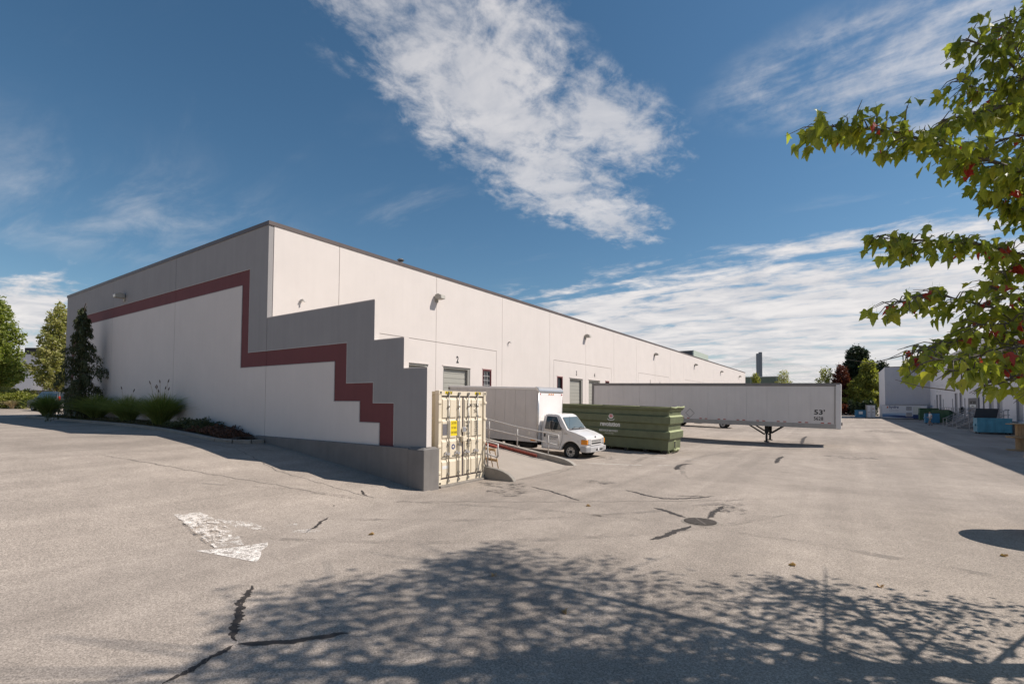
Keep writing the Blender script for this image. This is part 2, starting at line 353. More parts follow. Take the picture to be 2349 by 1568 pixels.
CR = [([(-5.32, 2.03), (-5.41, 2.36), (-5.5, 2.78)], .06, .8), ([(-5.5, 2.80), (-5.24, 3.03), (-4.96, 3.37), (-4.72, 3.66)], .075, .25),
      ([(-7.09, 3.8), (-6.73, 3.51), (-6.25, 3.18), (-5.92, 2.99), (-5.6, 2.84)], .07, .9), ([(-9.8, 6.97), (-9.35, 6.36), (-9.01, 5.89)], .05, .6),
      ([(-3.13, 9.43), (-2.99, 9.99), (-2.89, 10.56), (-2.78, 11.0)], .11, .35), ([(-4.02, 12.35), (-3.5, 12.06), (-3.1, 11.72)], .11, .3),
      ([(-5.55, 14.37), (-4.78, 13.89), (-4.21, 13.67), (-3.71, 14.03), (-3.1, 14.9)], .09, .5), ([(-2.65, 11.95), (-2.67, 12.84), (-2.61, 13.62)], .10, .6),
      ([(-8.25, 13.17), (-7.37, 12.87), (-5.95, 12.05)], .07, .5), ([(-5.58, 19.84), (-5.84, 21.15), (-5.82, 21.89), (-5.5, 22.2)], .16, .4),
      ([(-2.56, 24.68), (-2.66, 26.7), (-2.61, 28.16)], .14, .4), ([(-2.37, 37.43), (-2.64, 43.63), (-2.58, 46.75)], .16, .4),
      ([(-4.0, 14.3), (-3.7, 14.5), (-3.4, 14.75)], .05, .6), ([(-10.6, 7.7), (-10.2, 7.5)], .06, .5), ([(-11.3, 9.1), (-11.0, 8.95), (-10.8, 8.9)], .05, .6)]
TARW = wornpaint('worn_crack_sealer', (.042, .034, .030), .63, 9.0)
for i, (p, w, j) in enumerate(CR): strip(p, w * 1.25, 'crack_sealing', TARW if i != 1 else TAR, ground, min(j, .55), .03)
LINE = mat('paving_joint', (.125, .112, .10), .9, .2, 6)
for p in ([(-24, 8.1), (-18, 9.0), (-14.2, 8.35), (-11.3, 8.75), (-9.95, 9.05), (-8.07, 10.38), (-5.7, 12.08), (-3.34, 13.93), (-1, 16)], [(-19, 5.2), (-15, 6.6), (-11.2, 8.2)],
          [(-9.2, 18.6), (-8.3, 18.9), (-4.2, 21)], [(-9.3, 13.75), (-8.9, 16), (-9.2, 18.3)], [(-12, 45), (-4, 34), (-1.5, 31)]):
    strip(p, .022, 'paving_joint', LINE, ground, .5, .12, .004, .03)
PL = wornpaint('worn_line_paint', (.62, .58, .52), .66)
strip([(-9.3, 19.1), (-7.6, 20.1), (-5.8, 21.3)], .09, 'painted_line', PL, ground, .05, .2, .005, 0)
strip([(-9, 23.6), (-5.5, 23.9)], .09, 'painted_line', PL, ground, .05, .2, .005, 0)
# stains
STAIN = wornpaint('oil_stain', (.10, .088, .078), .80, 3.0)
def patch(cx, cy, rx, ry, name, m, rot=0):
    vs = []
    for k in range(22):
        a = 2 * math.pi * k / 22; q = 1 + .22 * math.sin(3 * a + cx) + random.uniform(-.08, .08); x, y = rx * q * math.cos(a), ry * q * math.sin(a)
        X, Y = cx + x * math.cos(rot) - y * math.sin(rot), cy + x * math.sin(rot) + y * math.cos(rot); vs.append((X, Y, gz(X, Y) + .003))
    return MB().add(vs, [tuple(range(22))]).build(name, m, ground)
for a in [(.2, 29.5, 1.1, .7), (-2.5, 13.4, .5, .7), (-9.0, 12.9, .9, .6), (-8.2, 11.9, .6, .5), (-3.6, 39, 2.0, .9), (3.2, 60, 1.6, 3), (-6.8, 15.2, .5, .4), (-9.6, 21.6, .7, .6)]: patch(*a, 'oil_stain', STAIN)
TYM = wornpaint('tyre_scuff', (.285, .246, .212), .80, 1.3)
def arc(cx, cy, r, a0, a1, n=30): return [(cx + r * math.cos(a), cy + r * math.sin(a)) for a in np.linspace(a0, a1, n)]
for p_, w_ in ((arc(-16, 20, 14.5, -1.2, -.35), .22), (arc(-16, 20, 16.2, -1.2, -.40), .22), (arc(-2, -6, 17, 1.2, 2.4), .24), (arc(8, 24, 14, 2.2, 3.6), .3), (arc(8, 24, 16, 2.2, 3.5), .3)):
    strip(p_, w_, 'tyre_mark', TYM, ground, .12, .3, .0025, .02)
# worn arrow
AW = wornpaint('worn_arrow_paint', (.80, .74, .68), .712); AW2 = wornpaint('scrubbed_arrow_paint', (.78, .72, .66), .775)
def flat(pts, m, name='painted_arrow', dz=.005):
    return MB().add([(x, y, gz(x, y) + dz) for x, y in pts], [tuple(range(len(pts)))]).build(name, m, ground)
flat([(-11.83, 4.64), (-11.71, 5.1), (-11.42, 5.15), (-10.07, 5.09), (-9.21, 4.77), (-9.38, 4.36)], AW2)
flat([(-11.83, 4.64), (-11.71, 5.1), (-11.42, 5.12), (-11.1, 4.8), (-10.9, 4.6)], AW, dz=.007)
flat([(-9.52, 4.09), (-9.21, 4.49), (-9.08, 4.82), (-8.98, 5.1), (-8.75, 4.96), (-8.59, 4.76), (-8.29, 4.59), (-8.03, 4.38), (-8.71, 4.25)], AW, dz=.006)
flat([(-11.22, 5.16), (-10.59, 5.6), (-10.36, 5.8), (-9.86, 5.57), (-10.05, 5.31), (-10.69, 5.20)], AW2)
flat([(-10.04, 5.81), (-10.24, 6.05), (-10.3, 6.14), (-9.8, 6.24), (-9.7, 6.12), (-9.91, 5.88)], AW2)
flat([(-9.34, 5.95), (-9.24, 6.13), (-8.89, 6.2), (-8.97, 5.95), (-9.31, 5.71)], AW2)

# ------------------------------------------------------------------ warehouse
XF, YW = -19.18, 10.65
ware = thing('warehouse', 'long white concrete warehouse with grey end wall and stepped maroon stripe', 'building', (XF, YW, 0))
def cells(a0, a1, b0, b1, holes):
    A = sorted({a0, a1, *[min(max(t, a0), a1) for h in holes for t in h[:2]]}); B = sorted({b0, b1, *[min(max(t, b0), b1) for h in holes for t in h[2:]]})
    for i in range(len(A) - 1):
        run = None
        for j in range(len(B) - 1):
            ca, cb = (A[i] + A[i + 1]) / 2, (B[j] + B[j + 1]) / 2
            solid = A[i + 1] - A[i] > 1e-5 and not any(h[0] < ca < h[1] and h[2] < cb < h[3] for h in holes)
            if solid and run and abs(run[3] - B[j]) < 1e-6: run = (run[0], run[1], run[2], B[j + 1])
            else:
                if run: yield run
                run = (A[i], A[i + 1], B[j], B[j + 1]) if solid else None
        if run: yield run
SE = [10.86] + [14.0 + 6.5 * k for k in range(18)]
SE = [s for s in SE if s < 125] + [125.8]
ROOFZ = 9.80
HOLES = []; GRO = []
DOORS = []; WINS = []
for k in range(6):
    c = 20.5 + 19.5 * k
    GRO += [(c - 5.87, c + 5.87, 6.04, 6.07), (c - 5.87, c - 5.84, -.2, 6.04), (c + 5.84, c + 5.87, -.2, 6.04)]
    if k < 3:
        for s in (-1, 1):
            a, b = sorted((c + s * .62, c + s * 3.1)); DOORS.append((a, b, 2 * k + (1 if s < 0 else 2)))
            a2, b2 = sorted((c + s * 4.35, c + s * 5.3)); WINS.append((a2, b2))
for a, b, n in DOORS: HOLES.append((a, b, 1.15, 4.72))
for a, b in WINS: HOLES.append((a, b, 1.2 if a > 30 else 3.3, 4.76))
for a, b in zip(SE[:-1], SE[1:]):
    m = MB()
    gap = .012
    for c in cells(a + gap, b - gap, -.2, ROOFZ, [h for h in HOLES + GRO if h[1] > a and h[0] < b]): m.box(XF - .2, XF, c[0], c[1], c[2], c[3])
    m.build('wall_panel', WHITE, ware)
for c in GRO: MB().box(XF - .2, XF - .025, c[0] + .002, c[1] - .002, c[2] + .002, c[3] - .002).build('groove', SEAL, ware)
for s in SE[1:-1]: MB().box(XF - .2, XF - .02, s - .0125, s + .0125, -.1, ROOFZ).build('panel_joint', SEAL, ware)
# body and roof
MB().box(-44.9, XF - .38, 11.1, 125.5, 0.0, 9.4).build('roof', mat('roof_membrane', (.25, .24, .23), .9), ware)
MB().box(-45.0, XF - .2, 125.5, 125.8, 0, ROOFZ).build('rear_wall', WHITE, ware)
MB().box(-45.04, -44.9, 10.9, 125.5, 0, ROOFZ).build('side_wall', WHITE, ware)
m = MB().box(-45.07, XF + .03, YW - .03, YW + .24, ROOFZ, 9.96).box(XF - .26, XF + .03, YW + .24, 125.83, ROOFZ, 9.96)
m.box(-45.07, -44.8, YW + .24, 125.8, ROOFZ, 9.96)
m.build('coping', COPING, ware)
# end wall: grey, maroon, white fields split at the panel joints
XS = [-45.0, -36.23, -27.69, XF]
GR = [(-45.0, XF, 8.19, ROOFZ), (-45.0, -43.7, .8, 8.19), (-43.7, -43.05, 6.7, 8.19), (-20.57, XF, 4.67, 8.19)]
ST = [(-43.05, -20.57, 7.56, 8.19), (-43.7, -43.05, .8, 6.7), (-43.05, -42.4, 6.1, 7.56), (-21.19, -20.57, 4.04, 7.56), (-20.57, XF, 4.04, 4.67)]
WH = [(-43.05, -42.4, .8, 6.1), (-42.4, -21.19, .8, 7.56), (-21.19, XF, .8, 4.04)]
def fields(parent, xs, groups, y0, depth):
    for x0, x1 in zip(xs[:-1], xs[1:]):
        for rects, mt, nm, dy, ins in groups:
            m = MB(); any_ = False
            for a, b, c, d in rects:
                a2, b2 = max(a, x0 + .012), min(b, x1 - .012)
                if b2 - a2 > .01: m.box(a2, b2, y0 + dy, y0 + depth, c, d); any_ = True
            if any_: m.build(nm, mt, parent)
fields(ware, XS, [(GR, GREYW, 'wall_panel', 0, 0), (ST, MAROON, 'stripe', .022, 0), (WH, WHITE, 'wall_panel', .0, 0)], YW, .2)
# pale reveal edges along the stripe
EDGE = mat('reveal_edge', (.42, .40, .39), .8)
m = MB()
def reveal(pts, w=.028, y=YW - .001, d=.03):
    for (x0, z0), (x1, z1) in zip(pts[:-1], pts[1:]):
        if abs(x1 - x0) > abs(z1 - z0): m.box(min(x0, x1) - w / 2, max(x0, x1) + w / 2, y - .006, y + d, z0 - w / 2, z0 + w / 2)
        else: m.box(x0 - w / 2, x0 + w / 2, y - .004, y + d, min(z0, z1), max(z0, z1))
reveal([(-43.7, 1.4), (-43.7, 6.7), (-43.05, 6.7), (-43.05, 8.19), (-20.57, 8.19), (-20.57, 4.67), (-19.2, 4.67)])
reveal([(-43.05, 1.4), (-43.05, 6.1), (-42.4, 6.1), (-42.4, 7.56), (-21.19, 7.56), (-21.19, 4.04), (-19.2, 4.04)])
m.build('reveal', EDGE, ware)
for x in XS[1:-1]: MB().box(x - .013, x + .013, YW + .03, YW + .19, .8, ROOFZ).build('panel_joint', mat('dark_joint', (.17, .16, .155), .85), ware)
MB().box(-46.9, -45.05, 11.3, 20, 4.78, 6.0).box(-46.85, -45.05, 13, 13.4, 1.4, 4.78).build('entrance_canopy', WHITE, ware)
MB().box(-46.95, -45.06, 11.25, 20.05, 6.0, 6.12).build('canopy_coping', COPING, ware)
# penthouse and vents on the roof
MB().box(-26.4, -23.5, 95, 107, 9.4, 12.58).build('roof_penthouse', mat('penthouse_cladding', (.075, .08, .085), .6), ware)
MB().box(-23.5, -23.3, 95, 107, 9.4, 12.62).build('penthouse_trim', mat('pale_green_trim', (.42, .47, .40), .6), ware)
v = MB(); vx, vy = -20.7, 19.15
v.cyl((vx, vy, 9.4), (vx, vy, 10.62), .11, 14); vent = v.build('roof_vent', mat('vent_metal', (.20, .20, .20), .5, metal=.4), ware, True)
MB().cyl((vx, vy, 10.47), (vx, vy, 10.53), .20, 16, .14).cyl((vx, vy, 10.60), (vx, vy, 10.66), .14, 16, .2).cyl((vx, vy, 10.66), (vx, vy, 10.74), .21, 16, .12).build('vent_cap', MATS['vent_metal'], vent)
# dock doors with slats, numbers
DFR = mat('door_frame_grey', (.28, .27, .245), .6, .06)
slat_mesh = None
for a, b, n in DOORS:
    fr = MB(); x = XF - .22
    fr.box(x - .05, XF - .03, a + .001, a + .10, 1.15, 4.719).box(x - .05, XF - .03, b - .22, b - .001, 1.15, 4.719).box(x - .05, XF - .03, a + .10, b - .22, 4.62, 4.719)
    d = fr.build('dock_door', DFR, ware)
    w = b - a - .34
    if slat_mesh is None:
        s = MB(); s.box(-.03, 0, 0, w, 0, .285).box(0, .012, 0, w, .03, .25); s0 = s.build('slat', DOORG, None); slat_mesh = s0.data; bpy.data.objects.remove(s0)
    for i in range(12):
        o = bpy.data.objects.new('slat', slat_mesh); col.objects.link(o); o.parent = d; o.location = (x + .03 - XF, a + .11 - YW, 1.16 + i * .288)
    MB().box(x - .09, x - .06, a, b, 1.0, 4.8).build('door_backing', DARK, d)
    MB().box(XF, XF + .03, a - .05, b + .05, 4.735, 4.80).build('lintel_drip', WHITE, d)
    if n != 1: text(str(n), .56, (XF + .003, (a + b) / 2 + .02, 5.0), '+X', BLACK, ware, 'bay_number', align='CENTER', bold=.022, sx=.75)
for a, b in WINS:
    z0 = 1.2 if a > 30 else 3.3
    fr = MB(); x = XF - .12
    for q in ((a + .001, a + .07), (b - .07, b - .001)): fr.box(x, XF + .01, q[0], q[1], z0, 4.76)
    fr.box(x, XF + .01, a + .07, b - .07, 4.68, 4.76)
    if z0 > 2: fr.box(x, XF + .01, a + .07, b - .07, z0, z0 + .08)
    w = fr.build('window', MAROON, ware)
    MB().box(x - .02, x, a + .07, b - .07, z0 + .0, 4.68).build('pane', GLASS, w)
    if z0 > 2:
        g = MB(); yy = a + .12
        for i in range(5): t = a + .12 + i * (b - a - .24) / 4; g.box(x + .03, x + .045, t - .009, t + .009, z0 + .08, 4.68)
        for i in range(5): t = z0 + .2 + i * .28; g.box(x + .046, x + .06, a + .08, b - .08, t - .009, t + .009)
        g.build('window_bars', mat('white_bars', (.7, .68, .66), .5), w)
    MB().box(XF, XF + .025, a - .04, b + .04, 4.775, 4.83).build('drip_edge', mat('pink_white_trim', (.62, .50, .47), .7), w)

# wall lights and cameras
def wall_light(x, y, z, face, label):
    t = thing('wall_light', label, 'wall light', (x, y, z), (0, 0, 0 if face == '+X' else -math.pi / 2), 'flood lights on the warehouse wall')
    t.scale = (.82, .82, .82)
    MB().box(0, .07, -.13, .13, -.16, .14).build('mounting_box', BRONZE, t, world=False, bevel=.01)
    h = MB().prism([(.06, .04), (.06, .34), (.34, .40), (.62, .26), (.60, .04), (.30, .02)], 'y', -.23, .23)
    hd = h.build('lamp_head', BRONZE, t, world=False, bevel=.012)
    MB().quad((.625, -.19, .235), (.625, .19, .235), (.609, .19, .06), (.609, -.19, .06)).build('lamp_lens', LENS, hd, world=False)
    MB().box(.05, .14, -.05, .05, .02, .14).build('bracket', BRONZE, t, world=False)
LB = ['warehouse flood light nearest the corner, above bay 2', 'warehouse flood light above bays 3 and 4', 'third warehouse flood light from the corner, above the trailer roof',
      'fourth warehouse flood light from the corner along the white wall', 'fifth warehouse flood light from the corner, near the far end', 'farthest warehouse flood light at the end of the white wall']
for k in range(6): wall_light(XF + .002, 20.5 + 19.4 * k, 8.45, '+X', LB[k])
wall_light(-34.4, YW - .002, 8.5, '-Y', 'flood light on the shaded grey end wall above the stripe')
def sec_cam(y, z, label):
    t = thing('security_camera', label, 'security camera', (XF, y, z), (0, 0, 0), 'cameras on the warehouse wall')
    t.scale = (.6, .6, .6)
    CW = mat('camera_white', (.66, .64, .61), .45)
    MB().cyl((0.001, 0, 0), (.05, 0, 0), .07, 14).tube([(.05, 0, 0), (.12, 0, .02), (.16, .02, .06)], .022, 8).build('bracket', CW, t, world=False)
    MB().cyl((.06, -.06, .10), (.32, .14, .02), .055, 14).build('camera_body', CW, t, True, world=False)
    MB().box(.05, .30, -.05, .16, .145, .16).build('sun_shield', CW, t, world=False)
sec_cam(12.1, 6.9, 'small white camera high on the wall next to the building corner')
sec_cam(27.75, 6.75, 'small white camera on the wall right of bay 2')

# ------------------------------------------------------------------ stepped screen wall
wing = thing('screen_wall', 'stepped grey, maroon and white concrete screen wall running out from the warehouse corner', 'wall', (-10.3, YW, 0))
X0 = XF + .012
m = MB().box(X0, -12.715, YW + .03, YW + .2, .5, 5.985).box(-12.715, -11.325, YW + .03, YW + .2, .3, 4.64).box(-11.325, -10.325, YW + .03, YW + .2, .0, 3.67)
m.build('wall_core', WHITE, wing)
GW = [(X0, -14.09, 4.67, 5.985), (-14.09, -12.71, 3.28, 5.985), (-12.71, -11.72, 2.61, 4.64), (-11.72, -11.32, 1.2, 4.64), (-11.32, -10.325, 1.2, 3.67)]
SW = [(X0, -14.09, 4.04, 4.67), (-14.77, -14.09, 2.65, 4.04), (-14.09, -12.71, 2.65, 3.28), (-13.39, -12.71, 1.96, 2.65), (-12.71, -11.72, 1.96, 2.61), (-12.4, -11.72, 1.2, 1.96)]
WW = [(X0, -14.77, 1.2, 4.04), (-14.77, -13.39, 1.2, 2.65), (-13.39, -12.4, 1.2, 1.96)]
fields(wing, [X0 - .012, -10.313], [(GW, GREYW, 'grey_field', 0, 0), (SW, MAROON, 'stripe', .018, 0), (WW, WHITE, 'white_field', 0, 0)], YW, .03)
m = MB()
reveal([(X0, 4.67), (-14.09, 4.67), (-14.09, 3.28), (-12.71, 3.28), (-12.71, 2.61), (-11.72, 2.61), (-11.72, 1.28)])
reveal([(X0, 4.04), (-14.77, 4.04), (-14.77, 2.65), (-13.39, 2.65), (-13.39, 1.96), (-12.4, 1.96), (-12.4, 1.28)])
m.build('reveal', EDGE, wing)
m = MB().box(X0, -12.70, YW - .012, YW + .21, 5.985, 6.01).box(-12.70, -11.31, YW - .012, YW + .21, 4.64, 4.665).box(-11.31, -10.31, YW - .012, YW + .21, 3.67, 3.695)
m.box(-12.70, -12.69, YW - .006, YW + .206, 4.665, 5.984).box(-11.31, -11.30, YW - .006, YW + .206, 3.695, 4.639).box(-10.31, -10.30, YW - .006, YW + .206, 1.3, 3.669)
m.build('edge_trim', WHITE, wing)
MB().prism([(-19.7, .5), (-19.7, 1.2), (-19.55, 1.27), (-10.9, 1.25), (-10.9, -.2), (-16, -.2)], 'y', YW - .16, YW - .013).build('base_wall', BASEW, wing, bevel=.012)
pier = MB(); pier.box(-10.9, -10.24, YW - .17, YW + .50, -.3, 1.22)
pier.add([(-10.9, YW - .17, 1.22), (-10.24, YW - .17, 1.22), (-10.24, YW + .5, 1.22), (-10.9, YW + .5, 1.22), (-10.9, YW - .07, 1.285), (-10.33, YW - .07, 1.285), (-10.33, YW + .42, 1.285), (-10.9, YW + .42, 1.285)],
         [(4, 5, 6, 7), (0, 1, 5, 4), (1, 2, 6, 5), (2, 3, 7, 6), (3, 0, 4, 7)])
pier.build('end_pier', BASEW, wing, bevel=.015)

# ------------------------------------------------------------------ planting bed and kerb
m = MB(); ys = [9.32, 9.9, 10.62]; xs = list(np.arange(-46, -19.4, .7)); vs = [(x, y, gz(x, y) + .09 + .05 * math.sin(x * 2.1 + y * 3) + (.05 if y > 9.5 else 0)) for x in xs for y in ys]
fs = [(i * 3 + j, (i + 1) * 3 + j, (i + 1) * 3 + j + 1, i * 3 + j + 1) for i in range(len(xs) - 1) for j in range(2)]
bed = m.add(vs, fs).build('planting_bed', SOIL, None, True); tag(bed, 'dark mulched planting bed along the shaded end wall', kind='structure')
kp = [(-60, 12.5), (-52, 9.7), (-47, 9.22)] + [(x, 9.2) for x in range(-46, -20, 2)] + [(-20, 9.22), (-19.3, 9.5), (-18.95, 10.0), (-18.9, 10.46)]
kb = thing('kerb', 'weathered concrete kerb edging the planting bed', 'kerb', (-30, 9.2, gz(-30, 9.2)))
for (a, b) in zip(kp[:-1], kp[1:]):
    if a[0] < -48: continue
    n = Vector((-(b[1] - a[1]), b[0] - a[0], 0)).normalized() * .075; s = MB(); dv = (Vector((*b, 0)) - Vector((*a, 0))).normalized() * .008; vs = []
    for p, e in ((Vector((*a, 0)), dv), (Vector((*b, 0)), -dv)):
        z = gz(p.x, p.y)
        for q, zz in ((-n, -.1), (n, -.1), (n, .14), (-n * .75, .14), (-n, .10)): vs.append((p.x + q.x + e.x, p.y + q.y + e.y, z + zz))
    s.add(vs, [(0, 1, 2, 3, 4), (9, 8, 7, 6, 5)] + [(i, 5 + i, 5 + (i + 1) % 5, (i + 1) % 5) for i in range(5)]).build('kerb_stone', KERB, kb)

# ------------------------------------------------------------------ tan storage container
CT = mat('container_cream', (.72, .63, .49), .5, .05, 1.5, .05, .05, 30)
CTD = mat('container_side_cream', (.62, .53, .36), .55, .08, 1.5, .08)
GASK = mat('door_gasket', (.05, .035, .045), .7)
ROD = mat('lock_rod', (.34, .33, .31), .35, .12, 8, metal=.6)
ZINC = mat('zinc_handle', (.62, .62, .64), .3, .1, 9, metal=.7)
YEL = mat('yellow_label', (.80, .60, .02), .5, .05)
def container():
    cx, y0, y1, z0, z1, xb = -10.38, 11.25, 13.66, .07, 3.0, -16.44
    t = thing('shipping_container', 'cream steel shipping container with locked double doors beside the stepped wall', 'container', (cx, y0, z0))
    yc = (y0 + y1) / 2
    # frame
    f = MB(); pw = .13
    f.box(cx - .16, cx, y0, y0 + pw, z0, z1); f.build('corner_post', CT, t, bevel=.01)
    MB().box(cx - .16, cx, y1 - pw, y1, z0, z1).build('corner_post', CT, t, bevel=.01)
    MB().box(cx - .10, cx - .01, y0 + pw, y1 - pw, z1 - .15, z1).build('header', CT, t)
    MB().box(cx - .10, cx - .005, y0 + pw, y1 - pw, z0, z0 + .16).build('sill', CT, t)
    MB().box(xb, cx - .16, y0 + .02, y1 - .02, z1 - .05, z1 - .02).build('roof', CTD, t)
    MB().box(xb, xb + .1, y0, y1, z0, z1).build('rear_end', CTD, t)
    # corrugated sides
    for y, sg in ((y0, 1), (y1, -1)):
        pts = []; x = cx - .16; k = 0
        while x > xb + .1:
            pts += [(x, 0), (x - .07, 0), (x - .11, .035), (x - .18, .035)]; x -= .22
        v = []; fc = []
        for i, (x, d) in enumerate(pts): v += [(x, y + sg * (d + .012), z0 + .15), (x, y + sg * (d + .012), z1 - .12)]
        for i in range(len(pts) - 1): fc.append((2 * i, 2 * i + 2, 2 * i + 3, 2 * i + 1))
        MB().add(v, fc).build('side_wall', CTD, t)
        MB().box(xb, cx - .16, min(y, y + sg * .07), max(y, y + sg * .07), z1 - .12, z1 - .03).box(xb, cx - .16, min(y, y + sg * .07), max(y, y + sg * .07), z0, z0 + .15).build('side_rail', CTD, t)
    # castings
    for y in (y0 - .01, y1 - .165):
        for z in (z1 - .12, z0 - .01):
            c = MB().box(cx - .17, cx + .012, y, y + .175, z, z + .13).build('corner_casting', CT, t, bevel=.012)
            MB().cyl((cx + .008, y + .0875, z + .065), (cx + .016, y + .0875, z + .065), .038, 10).build('casting_hole', DARK, c)
    # doors: raised pads between the grooves
    zs = [z0 + .19, z0 + .78, z0 + 1.42, z0 + 2.06, z1 - .19]
    da, db = y0 + pw + .012, y1 - pw - .012; mid = yc
    for side, (a, b) in enumerate(((da, mid - .02), (mid + .02, db))):
        d = MB().box(cx - .075, cx - .045, a, b, z0 + .17, z1 - .16).build('door', CT, t)
        MB().box(cx - .078, cx - .03, a, b, z1 - .185, z1 - .165).box(cx - .078, cx - .03, a, b, z0 + .172, z0 + .195).build('gasket', GASK, d)
        e = mid - .02 if side == 0 else mid + .02
        MB().box(cx - .076, cx - .028, min(e, e + (.02 if side == 0 else -.02)) , max(e, e + (.02 if side == 0 else -.02)), z0 + .2, z1 - .19).build('gasket', GASK, d)
        w = (b - a)
        cols = [a + .03, a + w * .37, a + w * .70, b - .05]
        for i in range(4):
            for j in range(3):
                ya, yb = cols[j] + .015, cols[j + 1] - .015; za, zb = zs[i] + .02, zs[i + 1] - .045; q = .03
                v = [(cx - .045, ya, za), (cx - .045, yb, za), (cx - .045, yb, zb), (cx - .045, ya, zb), (cx - .018, ya + q * .5, za + q * .4), (cx - .018, yb - q * .5, za + q * .4), (cx - .018, yb - q * .5, zb - q * 1.8), (cx - .018, ya + q * .5, zb - q * 1.8)]
                MB().add(v, [(4, 5, 6, 7), (0, 1, 5, 4), (1, 2, 6, 5), (2, 3, 7, 6), (3, 0, 4, 7)]).build('door_panel', CT, d)
        # hinges
        hy = y0 if side == 0 else y1
        for z in (z0 + .33, z0 + 1.15, z0 + 1.95, z1 - .42):
            s = 1 if side == 0 else -1
            MB().box(cx - .01, cx + .025, min(hy - s * .03, hy + s * .12), max(hy - s * .03, hy + s * .12), z, z + .09).build('hinge', CT, d, bevel=.012)
        # rods
        for q in (.30, .78) if side == 0 else (.20, .66):
            yr = a + w * q
            r = MB().cyl((cx + .018, yr, z0 + .05), (cx + .018, yr, z1 - .07), .0175, 10).build('lock_rod', ROD, d, True)
            m = MB()
            for z in (z0 + .06, z1 - .11): m.box(cx - .02, cx + .045, yr - .035, yr + .035, z, z + .075)
            for z in (z0 + .30, z0 + 1.22, z1 - .52, z1 - .85): m.box(cx - .02, cx + .04, yr - .032, yr + .032, z, z + .05)
            tag(m.build('rod_brackets', ROD, r), kind='stuff')
            g = MB(); s = -1
            g.box(cx + .03, cx + .05, yr - .25, yr + .02, z0 + .92, z0 + .95).box(cx, cx + .055, yr - .05, yr + .03, z0 + .90, z0 + .975).box(cx, cx + .05, yr - .16, yr - .10, z0 + .93, z0 + 1.02)
            g.build('handle', ZINC, r)
    MB().box(cx - .02, cx + .10, mid - .14, mid + .06, z0 + 1.30, z0 + 1.46).build('lock_box', CT, t, bevel=.01)
    MB().box(cx - .01, cx + .06, mid - .09, mid + .06, z0 + 1.60, z0 + 1.76).build('lock', ZINC, t, bevel=.01)
    # markings
    xm = cx - .0165
    def card(y, z, w, h, m, nm='label_plate'): return MB().box(cx - .018, xm, y, y + w, z, z + h).build(nm, m, t)
    wl = mid - .02 - da
    y = da + wl * .42
    card(y, z0 + 1.50, wl * .30, .48, YEL, 'warning_label')
    for i, s in enumerate(('CAUTION', "9'6\" HIGH", 'CONTAINER')): text(s, .105, (xm + .001, y + wl * .15, z0 + 1.87 - i * .15), '+X', BLACK, t, 'lettering', sx=.52, align='CENTER', ext=.001)
    card(da + wl * .06, z0 + 1.53, wl * .22, .36, mat('grey_plate', (.16, .15, .16), .5), 'data_plate')
    card(da + wl * .06, z0 + .48, wl * .30, .10, mat('white_label', (.75, .74, .72), .5), 'label_plate')
    MB().cyl((cx - .018, da + wl * .55, z0 + 1.15), (xm, da + wl * .55, z0 + 1.15), .085, 20).build('round_badge', mat('navy_badge', (.03, .05, .16), .5), t)
    MB().cyl((xm, da + wl * .55, z0 + 1.15), (xm + .001, da + wl * .55, z0 + 1.15), .042, 12).build('badge_centre', CT, t)
    yr = mid + .02; 
    TX = mat('black_lettering', (.03, .028, .03), .6)
    text('CYMU', .16, (xm + .001, yr + .18, z0 + 2.42), '+X', TX, t, sx=.62, ext=.001, bold=.002)
    text('250067', .16, (xm + .001, yr + .50, z0 + 2.42), '+X', TX, t, sx=.62, ext=.001, bold=.002)
    text('9', .16, (xm + .001, yr + .90, z0 + 2.42), '+X', TX, t, sx=.62, ext=.001, bold=.002)
    text('25G1', .16, (xm + .001, yr + .52, z0 + 2.22), '+X', TX, t, sx=.62, ext=.001, bold=.002)
    for i, s in enumerate(('MAX. GR.', 'TARE', 'NET', 'CU. CAP.')): text(s, .10, (xm + .001, yr + .09, z0 + 1.88 - i * .125), '+X', TX, t, sx=.6, ext=.001)
    for i, s in enumerate(('30 480 KGS', '67 200 LBS', ' 2 340 KGS', ' 5 160 LBS', '28 140 KGS', '62 040 LBS', ' 37.3 CU.M.', '1 317 CU.FT.')): text(s, .062, (xm + .001, yr + .55, z0 + 1.90 - i * .065), '+X', TX, t, sx=.62, ext=.001)
    card(yr + .10, z0 + 1.02, .28, .34, mat('cream_notice', (.70, .60, .44), .5), 'notice_label'); MB().box(xm, xm + .001, yr + .11, yr + .37, z0 + 1.27, z0 + 1.35).build('notice_header', BLACK, t)
    text('NOTICE', .06, (xm + .002, yr + .24, z0 + 1.29), '+X', CT, t, sx=.8, align='CENTER', ext=.001)
    for i, s in enumerate(('NO VALUABLES', 'KEPT IN THIS', 'CONTAINER')): text(s, .045, (xm + .001, yr + .24, z0 + 1.20 - i * .055), '+X', TX, t, sx=.7, align='CENTER', ext=.001)
    # hazard stripes
    for ya in (y0 + .30, y1 - .62):
        h = MB().box(cx - .01, cx - .006, ya, ya + .33, z1 - .10, z1 - .012).build('hazard_strip', YEL, t)
        for k in range(4):
            q = ya + .02 + k * .08
            MB().add([(cx - .005, q, z1 - .10), (cx - .005, q + .04, z1 - .10), (cx - .005, q + .08, z1 - .012), (cx - .005, q + .04, z1 - .012)], [(0, 1, 2, 3)]).build('black_bar', BLACK, h)
    MB().box(cx - .62, cx - .2, y0 + .004, y0 + .009, z1 - .10, z1 - .04).build('hazard_strip', YEL, t)
    return t
container()
